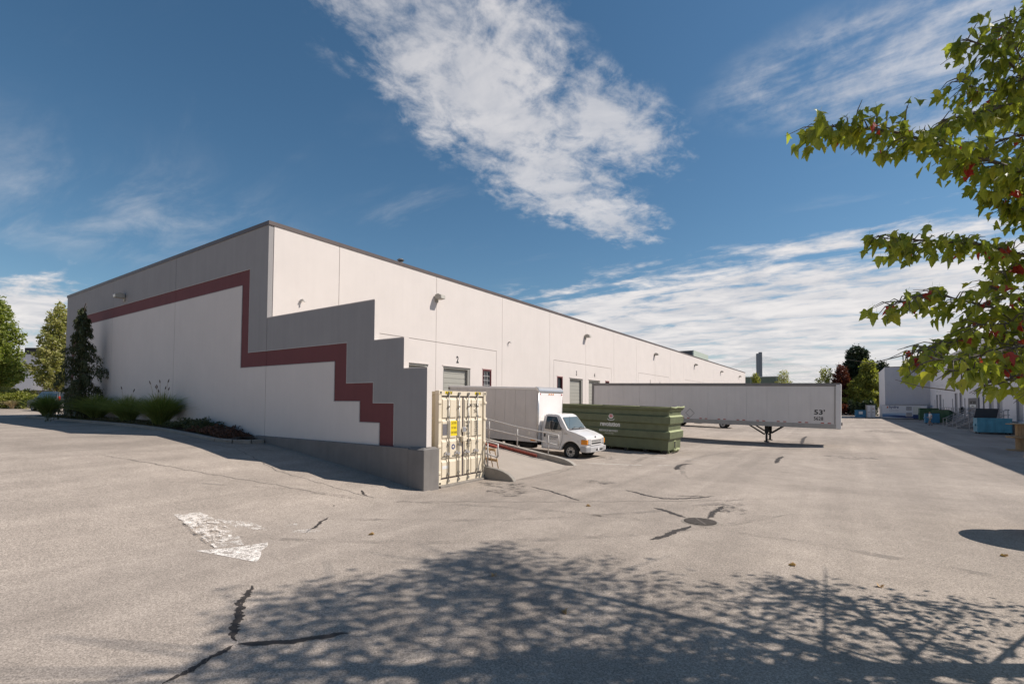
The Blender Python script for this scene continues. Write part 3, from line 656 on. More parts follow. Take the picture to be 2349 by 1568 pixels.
sb = tag(MB().box(-10.62, -10.26, 11.25, 13.5, -.02, .065).build('timber_sleeper', mat('grey_timber', (.24, .215, .19), .9, .2, 6, bump=.3, bscale=30), None, bevel=.01), 'grey timber sleeper under the front of the cream container', 'timber')

# ------------------------------------------------------------------ ramp, rails, pallet, beams
ramp = thing('loading_ramp', 'sloping concrete truck ramp with low kerbs rising to the warehouse', 'ramp', (-9.3, 16, 0))
def rz(x): return min(1.22, max(0, .165 * (-9.4 - x)))
RAMP = mat('ramp_concrete', (.345, .298, .255), .9, .10, 1.2, .0, .4, 55, speck=.13)
xs = [-9.3, -9.4, -10.2, -12, -14, -16, -16.8, -19.19]
v = []; fc = []
for x in xs: v += [(x, 13.76, rz(x) + .006), (x, 18.22, rz(x) + .006)]
for i in range(len(xs) - 1): fc.append((2 * i, 2 * i + 1, 2 * i + 3, 2 * i + 2))
n = len(v); v += [(x, y, -.3) for x in xs for y in (13.76, 18.22)]
for i in range(len(xs) - 1): fc += [(2 * i, 2 * i + 2, n + 2 * i + 2, n + 2 * i), (2 * i + 1, n + 2 * i + 1, n + 2 * i + 3, 2 * i + 3)]
MB().add(v, fc).build('ramp_slab', RAMP, ramp)
prof = [(-9.22, -.2), (-9.25, .05), (-9.42, .17), (-9.7, .28), (-10.2, .37), (-10.6, .42), (-12.15, .67), (-14.05, .97), (-16.5, 1.42), (-19.17, 1.46), (-19.17, -.2)]
MB().prism(prof, 'y', 18.22, 18.46).build('ramp_kerb', CONC, ramp, bevel=.015)
prof = [(-9.12, -.2), (-9.15, .02), (-9.22, .12), (-9.37, .23), (-9.6, .32), (-9.85, .37), (-10.45, .44), (-12, .66), (-16.4, 1.4), (-16.4, -.2)]
MB().prism(prof, 'y', 13.58, 13.757).build('ramp_kerb', KERB, ramp, bevel=.015)
RAIL = mat('railing_paint', (.50, .475, .45), .5, .1, 8, metal=.1)
def rail(label, posts, top, mids, y, loop=None):
    t = thing('handrail', label, 'handrail', (posts[0][0], y, posts[0][1]), (0, 0, 0), 'ramp handrails')
    for x, z0, z1 in posts: MB().cyl((x, y, z0), (x, y, z1), .028, 8).build('post', RAIL, t, True)
    MB().tube([(x, y, z) for x, z in top], .03, 8).build('top_rail', RAIL, t, True)
    MB().tube([(x, y, z) for x, z in mids], .026, 8).build('mid_rail', RAIL, t, True)
    return t
rail('long pipe handrail on the ramp kerb in front of the box truck', [(-10.56, .38, 1.33), (-12.16, .65, 1.54), (-13.74, .9, 1.84), (-15.4, 1.2, 2.12), (-17, 1.4, 2.38)],
     [(-18.9, 2.55), (-17, 2.38), (-13.74, 1.84), (-12.16, 1.54), (-10.56, 1.33), (-10.06, 1.26), (-10.05, .84)], [(-18.9, 2.1), (-17, 1.94), (-13.74, 1.40), (-12.16, 1.17), (-10.56, .92), (-10.05, .82)], 18.34)
rail('short pipe handrail end beside the cream container', [(-10.3, .4, 1.29), (-11.9, .64, 1.52)], [(-12.5, 1.62), (-10.5, 1.32), (-9.86, 1.21), (-9.86, .78)], [(-12.5, 1.18), (-10.5, .89), (-9.86, .76)], 13.67)
WOOD = mat('pallet_pine', (.52, .36, .20), .8, .2, 7, bump=.25, bscale=40)
pal = thing('pallet', 'pine pallet leaning upright against the ramp handrail behind the container', 'pallet', (-10.9, 13.86, .2))
for k in range(5):
    x = -9.98 - k * .24; MB().bar((x, 13.92, rz(x) + .1), (x - .12, 13.80, 1.02 + (x + 10) * -.08), .10, .022).build('slat', WOOD, pal)
for zf in (.12, .5, .93):
    a = Vector((-9.98 - .12 * zf, 13.955 - .12 * zf, .19 + .85 * zf)); b = Vector((-11.0 - .12 * zf, 13.955 - .12 * zf, .26 + .87 * zf)); MB().bar(a, b, .04, .09).build('stringer', WOOD, pal)
REDB = mat('red_primer_steel', (.36, .085, .06), .6, .15, 5)
bm_ = thing('steel_beam', 'red steel beam lying along the ramp kerb', 'steel beam', (-11, 18.0, .3), group='red steel on the ramp')
p0, p1 = Vector((-11.0, 18.10, rz(-11.0) + .05)), Vector((-15.6, 18.10, rz(-15.6) + .05))
MB().bar(p0, p1, .10, .012).build('flange', REDB, bm_); MB().bar(p0 + Vector((0, 0, .04)), p1 + Vector((0, 0, .04)), .012, .07).build('web', REDB, bm_); MB().bar(p0 + Vector((0, 0, .08)), p1 + Vector((0, 0, .08)), .10, .012).build('flange', REDB, bm_)
b2 = tag(MB().bar((-12.9, 17.82, rz(-12.9) + .07), (-15.9, 17.9, rz(-15.9) + .07), .18, .08).build('steel_channel', REDB, None, bevel=.01), 'wide red steel channel on the upper ramp beside the beam', 'steel channel', 'red steel on the ramp')

# ------------------------------------------------------------------ box truck
TW = mat('truck_white', (.74, .71, .69), .30, .03, 2, .02, coat=.5)
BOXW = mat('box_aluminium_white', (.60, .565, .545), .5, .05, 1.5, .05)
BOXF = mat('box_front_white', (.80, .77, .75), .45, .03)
ALU = mat('aluminium_trim', (.62, .61, .60), .33, .08, 4, metal=.75)
GREYP = mat('grey_bumper', (.42, .41, .41), .55, .06)
RIM = mat('steel_rim', (.48, .46, .44), .45, .15, 10, metal=.3)
AMB = mat('amber_lens', (.75, .26, .02), .2, .05); REDL = mat('red_lens', (.45, .03, .02), .25, .05)
CHR = mat('headlamp_glass', (.66, .66, .66), .08, .05, metal=.4)
UNDER = mat('chassis_black', (.025, .024, .023), .8, .2)
def wheel(parent, x, y, z, r, w, side, name='wheel'):
    """side = -1: outer face toward -y"""
    m = MB(); n = 28; prof_ = [(-w / 2, r * .60), (-w / 2, r * .90), (-w * .40, r * .98), (-w * .2, r), (w * .2, r), (w * .40, r * .98), (w / 2, r * .90), (w / 2, r * .60)]
    v = []; fc = []
    for yy, rr in prof_:
        for k in range(n): a = 2 * math.pi * k / n; v.append((x + rr * math.cos(a), y + yy, z + rr * math.sin(a)))
    for i in range(len(prof_) - 1):
        for k in range(n): fc.append((i * n + k, i * n + (k + 1) % n, (i + 1) * n + (k + 1) % n, (i + 1) * n + k))
    t = m.add(v, fc).build(name, TYRE, parent, True, world=False)
    d = MB(); yo = y + side * w * .36
    d.cyl((x, y - side * w * .3, z), (x, yo, z), r * .61, n).build('rim', RIM, t, world=False)
    MB().cyl((x, yo, z), (x, yo + side * .03, z), r * .20, 14).build('hub', UNDER, t, world=False)
    for k in range(8):
        a = 2 * math.pi * k / 8; MB().cyl((x + r * .45 * math.cos(a), yo, z + r * .45 * math.sin(a)), (x + r * .45 * math.cos(a), yo + side * .004, z + r * .45 * math.sin(a)), r * .075, 8).build('rim_hole', UNDER, t, world=False)
    v = []; fc = []
    for yy, rr in ((side * w * .36, r * .60), (side * w * .48, r * .64), (side * w * .5, r * .66)):
        for k in range(n): a = 2 * math.pi * k / n; v.append((x + rr * math.cos(a), y + yy, z + rr * math.sin(a)))
    for i in range(2):
        for k in range(n): fc.append((i * n + k, i * n + (k + 1) % n, (i + 1) * n + (k + 1) % n, (i + 1) * n + k))
    MB().add(v, fc).build('rim_lip', RIM, t, world=False)
    return t
def shell(pts, hw):
    """closed side profile swept across y with a half width that varies over the profile"""
    n = len(pts); v = [(x, -hw(x, z), z) for x, z in pts] + [(x, hw(x, z), z) for x, z in pts]
    fc = [tuple(range(n - 1, -1, -1)), tuple(range(n, 2 * n))] + [(i, (i + 1) % n, n + (i + 1) % n, n + i) for i in range(n)]
    return MB().add(v, fc)
def box_truck(label, loc, pitch, plain=False):
    t = thing('box_truck', label, 'truck', loc, (0, pitch, 0))
    hwf = lambda x, z: (1.0 - max(0, (z - 1.33)) * .24) * (1 - max(0, x - .2) * .07)
    arch = [(.50 * math.cos(a), .36 + .50 * math.sin(a)) for a in np.linspace(R(24), R(172), 11)]
    prof_ = [(-1.57, .42), (-.52, .40)] + arch[::-1][0:11] + [(.74, .60), (.80, .66), (.815, .95), (.77, 1.06), (.66, 1.13), (.25, 1.27), (-.18, 1.375), (-.62, 1.955), (-.72, 2.03), (-.86, 2.07), (-1.3, 2.075), (-1.45, 2.04), (-1.53, 1.92), (-1.57, 1.35)]
    cab = shell(prof_, hwf).build('cab', TW, t, world=False, bevel=.035, seg=3)
    MB().box(-1.45, .55, -.86, .86, .45, .95).build('wheel_housing', UNDER, t, world=False)
    # windscreen
    def wsp(u, s):  # u along the pillar, s across
        x, z = -.205 + (-.605 + .205) * u, 1.40 + (1.945 - 1.40) * u
        return (x + .022, s * (hwf(x, z) - .10), z + .016)
    MB().quad(wsp(.03, -1), wsp(.03, 1), wsp(.97, .97), wsp(.97, -.97)).build('windscreen', glassmat('windscreen_glass', (.10, .13, .14), .04), cab, world=False)
    for s0 in (-.55, .25): MB().tube([wsp(.0, s0), (wsp(.10, s0 + .35)[0] + .02, wsp(.10, s0 + .35)[1], wsp(.10, s0 + .35)[2] + .012)], .012, 6).build('wiper', BLACK, cab, world=False)
    MB().quad((-.20, -.85, 1.405), (-.20, .85, 1.405), (-.10, .86, 1.372), (-.10, -.86, 1.372)).build('cowl', BLACK, cab, world=False)
    # side doors, windows, mirrors
    for s in (-1, 1):
        def sp(x, z, o=.006): return (x, s * (hwf(x, z) + o), z)
        ring = [(-1.40, 1.36), (-.52, 1.335), (-.50, 1.40), (-.84, 1.945), (-1.36, 1.965)]
        if s > 0: ring = ring[::-1]
        ctr = (-.95, 1.62)
        fr = MB(); rin = [(ctr[0] + (x - ctr[0]) * .945, ctr[1] + (z - ctr[1]) * .93) for x, z in ring]
        fr.add([sp(x, z, .010) for x, z in ring], [tuple(range(5))]).build('window_rubber', BLACK, cab, world=False)
        MB().add([sp(x, z, .015) for x, z in rin], [tuple(range(5))]).build('side_window', glassmat('cab_side_glass', (.045, .055, .055), .04), cab, world=False)
        for a, b in (((-1.52, 1.98), (-1.50, .47)), ((-1.50, .47), (-.60, .45)), ((-.60, .45), (-.46, .85)), ((-.46, .85), (-.42, 1.30)), ((-.42, 1.30), (-.78, 1.99))):
            MB().tube([sp(*a, .001), sp(*b, .001)], .006, 4).build('door_seam', UNDER, cab, world=False)
        MB().box(-1.43, -1.36, s * 1.0 - .012, s * 1.0 + .012, .98, 1.14).build('door_handle', BLACK, cab, world=False, bevel=.006)
        mr = MB().box(-.98, -.86, s * 1.16 - .085, s * 1.16 + .085, 1.37, 1.78).build('mirror', BLACK, cab, world=False, bevel=.03)
        MB().box(-.995, -.985, s * 1.16 - .07, s * 1.16 + .07, 1.40, 1.76).build('mirror_glass', CHR, mr, world=False)
        MB().tube([(-.9, s * .9, 1.86), (-.92, s * 1.16, 1.84), (-.92, s * 1.16, 1.30), (-.85, s * 1.0, 1.28)], .014, 6).build('mirror_arm', BLACK, mr, world=False)
        # lamps
        hy = s * .80
        MB().box(.70, .845, min(s * .60, s * .86), max(s * .60, s * .86), .75, .975).build('headlight', CHR, cab, world=False, bevel=.02)
        MB().box(.52, .835, min(s * .865, s * .99), max(s * .865, s * .99), .75, .975).build('indicator', AMB, cab, world=False, bevel=.02)
    MB().box(.80, .822, -.88, .88, .735, .985).build('grille_surround', UNDER, cab, world=False)
    g = MB().box(.815, .84, -.60, .60, .70, 1.0).build('grille', TW, cab, world=False, bevel=.02)
    for z in (.905, .79): MB().box(.838, .846, -.53, .53, z - .035, z + .04).build('grille_slot', UNDER, g, world=False, bevel=.012)
    MB().box(.842, .853, -.50, .50, .912, .928).build('grille_bar', TW, g, world=False)
    MB().cyl((.76, 0, 1.072), (.79, 0, 1.066), .045, 14).build('emblem', BLACK, cab, world=False)
    bp = MB().prism([(.5, -1.02), (.80, -1.0), (.94, -.80), (.98, -.4), (.98, .4), (.94, .80), (.80, 1.0), (.5, 1.02), (.5, .8), (.7, .7), (.7, -.7), (.5, -.8)], 'z', .40, .655).build('bumper', GREYP, t, world=False, bevel=.03, seg=2)
    MB().box(.97, .985, -.32, .42, .47, .55).build('bumper_slot', UNDER, bp, world=False)
    MB().box(.985, .995, -.14, .02, .46, .60).build('licence_plate', mat('plate_white', (.72, .70, .70), .4), bp, world=False)
    MB().box(.985, .995, .62, .72, .46, .66).build('licence_plate', MATS['plate_white'], bp, world=False)
    wheel(t, 0, -.86, .37, .37, .23, -1); wheel(t, 0, .86, .37, .37, .23, 1)
    for s in (-1, 1): wheel(t, -4.45, s * .78, .37, .37, .44, s)
    MB().box(-7.2, .3, -.45, -.33, .50, .66).box(-7.2, .3, .33, .45, .50, .66).build('chassis_rail', UNDER, t, world=False)
    MB().cyl((0, -.8, .37), (0, .8, .37), .05, 8).build('axle', UNDER, t, world=False)
    MB().box(-2.9, -2.1, -.95, -.4, .35, .68).build('fuel_tank', UNDER, t, world=False, bevel=.05)
    MB().box(-6.2, -6.18, -1.1, -.5, .25, .72).build('mud_flap', UNDER, t, world=False)
    # body
    xb, xf, z0, z1 = -7.42, -1.69, .70, 3.30
    bx = MB().box(xb, xf, -1.18, 1.18, z0, z1).build('cargo_box', BOXW, t, world=False)
    MB().box(xf, xf + .012, -1.17, 1.17, z0 + .1, z1 - .2).build('front_panel', BOXF, bx, world=False, bevel=.01)
    n = 9; 
    for i in range(n):
        a = xb + .10 + (xf - xb - .20) * i / n; b = xb + .10 + (xf - xb - .20) * (i + 1) / n
        for s in (-1, 1): MB().box(a + .006, b - .006, min(s * 1.18, s * 1.192), max(s * 1.18, s * 1.192), z0 + .20, z1 - .10).build('side_panel', BOXW, bx, world=False)
    for s in (-1, 1):
        MB().box(xb, xf, min(s * 1.18, s * 1.205), max(s * 1.18, s * 1.205), z0 - .02, z0 + .19).build('bottom_rail', BOXW, bx, world=False)
        MB().box(xb, xf - .1, min(s * 1.18, s * 1.21), max(s * 1.18, s * 1.21), z1 - .09, z1 + .03).build('top_rail', BOXF, bx, world=False, bevel=.015)
        pr = [(-.0, 0)]; q = MB()
        q.tube([(xf - .01, s * 1.155, z0), (xf - .01, s * 1.155, z1 - .12)], .045, 8).build('corner_post', ALU if s < 0 else BOXF, bx, True, world=False)
        MB().box(xb, xb + .09, min(s * 1.18, s * 1.215), max(s * 1.18, s * 1.215), z0, z1).build('rear_post', BOXW, bx, world=False)
    MB().box(xb, xf - .1, -1.18, 1.18, z1, z1 + .03).build('box_roof', BOXW, bx, world=False)
    cp = [(xf - .22, z1 - .04)] + [(xf - .17 + .23 * math.sin(a), z1 - .19 + .24 * math.cos(a)) for a in np.linspace(0, R(92), 8)] + [(xf + .01, z1 - .22)]
    MB().prism(cp, 'y', -1.22, 1.22).build('front_cap', ALU, bx, world=False, bevel=.02)
    for y in (-1.08, -.2, 0, .2, 1.08): MB().cyl((xf + .01, y, z1 - .30), (xf + .045, y, z1 - .30), .035, 10).build('marker_lamp', REDL if abs(y) > .5 else AMB, bx, world=False)
    MB().cyl((xb + .06, -1.215, z1 - .12), (xb + .06, -1.225, z1 - .12), .05, 10).build('marker_lamp', UNDER, bx, world=False)
    MB().box(xf - .36, xf - .08, -1.212, -1.206, z0 + .05, z0 + .10).build('reflector', AMB, bx, world=False)
    MB().box(xf - .50, xf - .42, -1.205, -1.195, z0 + .32, z0 + .50).build('latch', ALU, bx, world=False)
    if not plain:
        LT = mat('door_lettering', (.10, .09, .09), .6)
        text('TECHART', .115, (-1.10, -1.012, .955), '-Y', LT, cab, 'door_lettering', world=False, ext=.001, sx=1.0)
        text('ACCESSORIES', .055, (-1.08, -1.012, .885), '-Y', LT, cab, 'door_lettering', world=False, ext=.001, sx=1.0)
        m = MB()
        for (x, z, r_) in ((-1.20, 1.03, .045), (-1.16, .98, .05), (-1.22, .93, .05), (-1.15, .89, .03)):
            m.tube([(x + r_ * math.cos(a), -1.0055, z + r_ * .8 * math.sin(a)) for a in np.linspace(0, 5.2, 12)], .006, 4)
        m.build('leaf_emblem', LT, cab, world=False)
        text('E-350', .075, (-.36, -1.006, 1.17), '-Y', mat('badge_chrome', (.30, .29, .27), .4, metal=.5), cab, 'model_badge', world=False, ext=.002)
        text('7.3', .06, (.34, -.998, .86), '-Y', MATS['badge_chrome'], cab, 'engine_badge', world=False, ext=.002)
        MB().tube([(-.10, -.93, 1.37), (-.12, -.95, 2.02)], .004, 4).build('aerial', BLACK, cab, world=False)
    return t
truck = box_truck('white box truck with short cab parked nose-out behind the ramp handrail', (-10.53, 21.3, 0), R(1.72))
truck2 = box_truck('second white truck mostly hidden behind the long trailer, one wheel showing beneath', (-10.4, 54.9, .1), R(1.72), True)

# ------------------------------------------------------------------ green roll-off bin
DG = mat('bin_green', (.132, .150, .082), .55, .18, 2.0, .10, .12, 8, dirt=((.10, .085, .045), .63, .5))
DGL = mat('bin_green_worn', (.33, .36, .19), .6, .2, 5)
t = rob = thing('rolloff_bin', 'green steel roll-off bin with horizontal ribs parked beside the box truck', 'waste bin', (-7.52, 26.45, 0), (0, R(1.5), 0))
L_, hw_, zb, zt = 6.25, 1.13, .20, 2.42
def ribbed(z):  # outward bulge of the side at height z
    return 0
zp = [(zb, 0), (.72, 0), (.81, .115), (1.14, .115), (1.22, 0), (1.50, 0), (1.59, .115), (1.92, .115), (2.0, 0), (2.2, 0), (2.30, .10), (zt, .13), (zt, .02)]
loop = []
for z, d in zp: loop.append([(-L_ - d * .5, -hw_ - d, z), (d, -hw_ - d, z), (d, hw_ + d, z), (-L_ - d * .5, hw_ + d, z)])
# each flat and rib of the shell is a plate of its own
nm = ['lower_plate', None, 'rib', None, 'middle_plate', None, 'rib', None, 'upper_plate', None, 'top_rail', None]
def ringpart(i0, i1, name):
    v = []; fc = []
    for i in range(i0, i1 + 1): v += loop[i]
    for k in range(i1 - i0):
        for c in range(4): fc.append((k * 4 + c, k * 4 + (c + 1) % 4, k * 4 + 4 + (c + 1) % 4, k * 4 + 4 + c))
    return MB().add(v, fc).build(name, DG, rob, world=False)
ringpart(0, 1, 'lower_plate'); ringpart(1, 4, 'rib'); ringpart(4, 5, 'middle_plate'); ringpart(5, 8, 'rib'); ringpart(8, 9, 'upper_plate'); ringpart(9, 12, 'top_rail')
v = []
for (sx, sy) in ((-L_ + .03, -hw_ + .03), (-.03, -hw_ + .03), (-.03, hw_ - .03), (-L_ + .03, hw_ - .03)): v += [(sx, sy, zb + .05), (sx, sy, zt - .01)]
MB().add(v, [(0, 1, 3, 2), (2, 3, 5, 4), (4, 5, 7, 6), (6, 7, 1, 0), (0, 2, 4, 6)]).build('inner_lining', DG, rob, world=False)
for y in (-.42, .42): MB().box(-L_ + .1, .12, y - .06, y + .06, .08, .22).build('skid_rail', DG, rob, world=False, bevel=.01)
for x in np.linspace(-L_ + .4, -.35, 7): MB().box(x - .03, x + .03, -hw_ + .05, hw_ - .05, .10, .2).build('cross_member', DG, rob, world=False)
for x in (-5.6, -4.5, -3.4, -2.3, -1.2, -.2): MB().cyl((x, -hw_ + .03, .12), (x, -hw_ + .16, .12), .09, 12).build('roller', UNDER, rob, world=False)
MB().box(.004, .02, -.22, .22, .28, .70).build('hook_recess', DGL, rob, world=False); MB().box(.021, .028, -.15, .12, .30, .62).build('hook_opening', DARK, rob, world=False)
MB().tube([(.1, -.5, .22), (.12, -.15, .17), (.14, 0, .26), (.12, .15, .17), (.1, .5, .22)], .055, 8).build('pull_hook', DGL, rob, True, world=False)
MB().box(-.02, .06, -hw_ - .02, -hw_ + .10, .06, .18).box(-.02, .06, .3, .5, .04, .2).build('front_foot', DG, rob, world=False)
for z in (1.14, 1.92): MB().add([(.121, -hw_ - .115, z + .004), (.121, hw_ + .115, z + .004), (.008, hw_, z + .084), (.008, -hw_, z + .084)], [(0, 1, 2, 3)]).build('rib_ledge', DGL, rob, world=False)
LW = mat('white_decal', (.74, .73, .70), .5, .03)
text('revolution', .34, (-3.78, -hw_ - .004, 1.30), '-Y', LW, rob, 'bin_lettering', world=False, bold=.012, sx=.82, ext=.001)
text('RESOURCE RECOVERY', .135, (-3.78, -hw_ - .119, 1.005), '-Y', LW, rob, 'bin_lettering', world=False, bold=.003, sx=.80, ext=.001)
text('604-539-1900', .105, (-3.44, -hw_ - .119, .875), '-Y', mat('pale_decal', (.62, .58, .50), .5), rob, 'bin_lettering', world=False, sx=.85, ext=.001)
RZ = mat('rose_decal', (.55, .16, .17), .5)
for k, (x, z, r_) in enumerate(((-3.1, 1.84, .15), (-3.1, 1.86, .11))):
    MB().cyl((x, -hw_ - .117 - k * .002, z), (x, -hw_ - .121 - k * .002, z), r_, 6).build('rose_decal', LW if k == 0 else RZ, rob, world=False)
for a0 in (0.3, 2.2, 4.2): MB().tube([(-3.1 + .065 * math.cos(a), -hw_ - .126, 1.86 + .065 * math.sin(a)) for a in np.linspace(a0, a0 + 1.5, 6)], .009, 4).build('rose_petal', LW, rob, world=False)
MB().tube([(-3.30, -hw_ - .121, 1.70), (-3.22, -hw_ - .121, 1.63), (-3.1, -hw_ - .121, 1.62), (-2.98, -hw_ - .121, 1.63), (-2.90, -hw_ - .121, 1.70)], .02, 5).build('hand_decal', LW, rob, world=False)
# dented bright rim
for (a, b, z) in ((-6.3, -3.6, 2.425), (-3.55, -1.5, 2.43), (-1.45, .12, 2.422)): MB().tube([(a, -1.25, z), ((a + b) / 2, -1.27, z - .02), (b, -1.25, z + .008)], .018, 5).build('rim_edge', DGL, rob, True, world=False)
MB().tube([(.13, -1.25, 2.43), (.16, -.6, 2.40), (.13, 0, 2.44), (.15, .7, 2.42), (.13, 1.25, 2.45)], .05, 6).build('rim_edge', DGL, rob, True, world=False)

# ------------------------------------------------------------------ long trailer
TS = mat('trailer_side', (.66, .625, .605), .45, .06, .7, .05, .03, 5)
TR = mat('trailer_rail', (.36, .345, .33), .5, .12, 3, metal=.3)
TT = mat('trailer_top_rail', (.20, .19, .185), .5, .12, 3, metal=.3)
trl = thing('semi_trailer', 'long white semi-trailer standing on its landing legs, backed to the dock', 'trailer', (-.2, 35.8, 0), (0, R(1.0), 0))
TL, TWd = 16.45, 2.56
body = MB().box(-TL, -.12, .02, TWd - .02, 1.40, 3.86).build('trailer_body', TS, trl, world=False)
n = 13; wpan = (TL - .55) / n
pm = MB().box(0, wpan - .012, 0, .012, 1.40, 3.72).build('side_panel', TS, None); mesh_ = pm.data; bpy.data.objects.remove(pm)
for i in range(n):
    for y in (.006, TWd - .018):
        o = bpy.data.objects.new('side_panel', mesh_); col.objects.link(o); o.parent = body; o.location = (-TL + .2 + i * wpan, y, 0)
for y in (-.012, TWd - .03):
    MB().box(-TL, -.05, y, y + .045, 3.72, 3.92).build('top_rail', TT, body, world=False)
    MB().box(-TL, -.05, y, y + .05, 1.12, 1.40).build('bottom_rail', TR, body, world=False)
MB().box(-TL, -.05, .03, TWd - .03, 3.87, 3.90).build('trailer_roof', TS, body, world=False)
MB().box(-TL, -.1, .05, TWd - .05, 1.16, 1.38).build('floor_frame', UNDER, body, world=False)
for y in (-.015, TWd - .10):
    c = MB().box(-.30, 0, y, y + .12, 1.10, 3.86).build('corner_post', mat('corner_white', (.66, .64, .63), .4, .04), body, world=False, bevel=.05, seg=3)
MB().box(-.35, -.302, -.02, -.012, 1.42, 3.7).build('rivet_strip', TR, body, world=False)
MB().box(-.10, -.0, .1, TWd - .1, 1.3, 3.86).build('front_wall', MATS['corner_white'], body, world=False)
MB().box(-TL - .03, -TL + .12, -.02, TWd + .02, 1.1, 3.95).build('rear_frame', TT, body, world=False)
for i in range(13):
    x = -TL + 1.0 + i * 1.2
    for k in range(3): MB().box(x + k * .18, x + k * .18 + .17, -.016, -.0125, 1.43, 1.475).build('reflective_tape', REDL if k != 1 else LW, body, world=False)
for i in range(110): pass
RV = MB()
for i in range(160): x = -TL + .1 + i * .1; RV.box(x - .012, x + .012, -.018, -.0115, 1.355, 1.378)
tag(RV.build('rivets', TR, body, world=False), kind='stuff')
text("53'", .40, (-1.42, .004, 1.98), '-Y', BLACK, body, 'trailer_number', world=False, bold=.010, sx=1.25, ext=.001)
text('5628', .30, (-1.43, .004, 1.62), '-Y', BLACK, body, 'trailer_number', world=False, bold=.006, sx=.85, ext=.001)
for (a, b) in (((-9.2, 1.75), (-8.9, 2.05)), ((-8.9, 2.05), (-8.6, 1.75)), ((-8.6, 1.75), (-8.9, 1.45)), ((-8.9, 1.45), (-9.2, 1.75))):
    MB().bar((a[0], .001, a[1] + .06), (b[0], .001, b[1] + .06), .012, .025).build('placard_holder', mat('placard_dark', (.18, .17, .165), .5), body, world=False)
lg = MB().box(-4.14, -4.02, .28, .40, .12, 1.15).build('landing_leg', UNDER, trl, world=False)
MB().box(-4.14, -4.02, TWd - .40, TWd - .28, .12, 1.15).build('landing_leg', UNDER, trl, world=False)
for y in (.34, TWd - .34):
    MB().box(-4.22, -3.94, y - .13, y + .13, .0 + .07, .13).build('leg_foot', UNDER, trl, world=False)
    MB().box(-4.18, -3.98, y - .10, y + .10, .62, 1.16).build('leg_housing', UNDER, trl, world=False)
    for d in (-1.05, .95): MB().bar((-4.08 + d * .1, y, .55), (-4.08 + d, y, 1.15), .05, .09).build('leg_brace', UNDER, trl, world=False)
MB().bar((-4.08, .34, .75), (-4.08, TWd - .34, .75), .06, .1).build('cross_brace', UNDER, trl, world=False)
for xw in (-12.8, -14.05):
    for s, y in ((-1, .30), (1, TWd - .30)): wheel(trl, xw, y, .50, .50, .5, s)
    MB().cyl((xw, .3, .5), (xw, TWd - .3, .5), .07, 8).build('axle', UNDER, trl, world=False)
MB().box(-14.8, -12.2, .6, TWd - .6, .8, 1.17).build('bogie', UNDER, trl, world=False)
MB().box(-.02, .06, .4, 1.0, 1.32, 1.5).build('gladhand_plate', UNDER, trl, world=False)

# ------------------------------------------------------------------ right warehouse (shaded)
XR = 12.91
WR = mat('cool_white_wall', (.78, .74, .735), .8, .04, .8, .03)
rw = thing('warehouse', 'white warehouse across the yard with dock doors and stairs, in shade', 'building', (XR, 90, 0))
holes = []; RD = []
for a, b in ((90.25, 92.26), (86.94, 88.79), (107.15, 108.97), (103.7, 105.73), (70.6, 72.6), (67.2, 69.2), (60.5, 62.5), (55, 57)): holes.append((a, b, 1.2, 4.25)); RD.append((a, b))
WN = [(101.7, 102.2), (93.7, 94.2), (85.0, 85.5), (110.4, 110.8), (74.6, 75.4)]
for a, b in WN: holes.append((a, b, 1.25 if a > 76 else 1.2, 3.5 if a > 76 else 4.05))
gro = [(101.5, 109.9, 5.72, 5.745), (84.55, 94.7, 5.72, 5.745), (64.5, 74.2, 5.72, 5.745), (48, 58, 5.72, 5.745)]
se = [28 + 8 * k for k in range(11)] + [116]
for a, b in zip(se[:-1], se[1:]):
    m = MB()
    for c in cells(a + .01, b - .01, -.1, 9.8, [h for h in holes + gro if h[1] > a and h[0] < b]): m.box(XR, XR + .2, c[0], c[1], c[2], c[3])
    m.build('wall_panel', WR, rw)
MB().box(XR + .45, 40, 28, 118, 0, 9.5).build('roof', MATS['roof_membrane'], rw)
MB().box(XR + .2, 40, 27.8, 28, 0, 9.8).build('end_wall', WR, rw)
for c in gro: MB().box(XR + .03, XR + .2, c[0], c[1], c[2], c[3]).build('groove', SEAL, rw)
MB().box(XR - .03, XR + .25, 27.8, 116.2, 9.8, 9.98).build('coping', mat('pale_coping', (.5, .49, .5), .5), rw)
for a, b in RD:
    d = MB().box(XR + .16, XR + .20, a, b, 1.2, 4.25).build('dock_door', mat('grey_roll_door', (.42, .41, .41), .6), rw)
    for i in range(7): MB().box(XR + .145, XR + .159, a + .03, b - .03, 1.25 + i * .43, 1.25 + i * .43 + .40).build('slat', MATS['grey_roll_door'], d)
    MB().box(XR - .01, XR + .15, a, a + .12, 1.2, 4.25).build('door_jamb', mat('mauve_grey_paint', (.40, .37, .38), .7), d); MB().box(XR - .01, XR + .15, b - .12, b, 1.2, 4.25).build('door_jamb', MATS['mauve_grey_paint'], d)
for a, b in WN:
    w = MB().box(XR + .10, XR + .14, a, b, 1.25, 4.05 if a < 76 else 3.5).build('window', GLASS, rw)
    MB().box(XR - .01, XR + .09, a, a + .05, 1.25, 3.5).box(XR - .01, XR + .09, b - .05, b, 1.25, 3.5).build('window_frame', MATS['mauve_grey_paint'], w)
for i, (a, b) in enumerate(RD[:4]): text(str(12 - i), .45, (XR - .004, (a + b) / 2, 4.75), '-X', BLACK, rw, 'bay_number', sx=.7, align='CENTER')
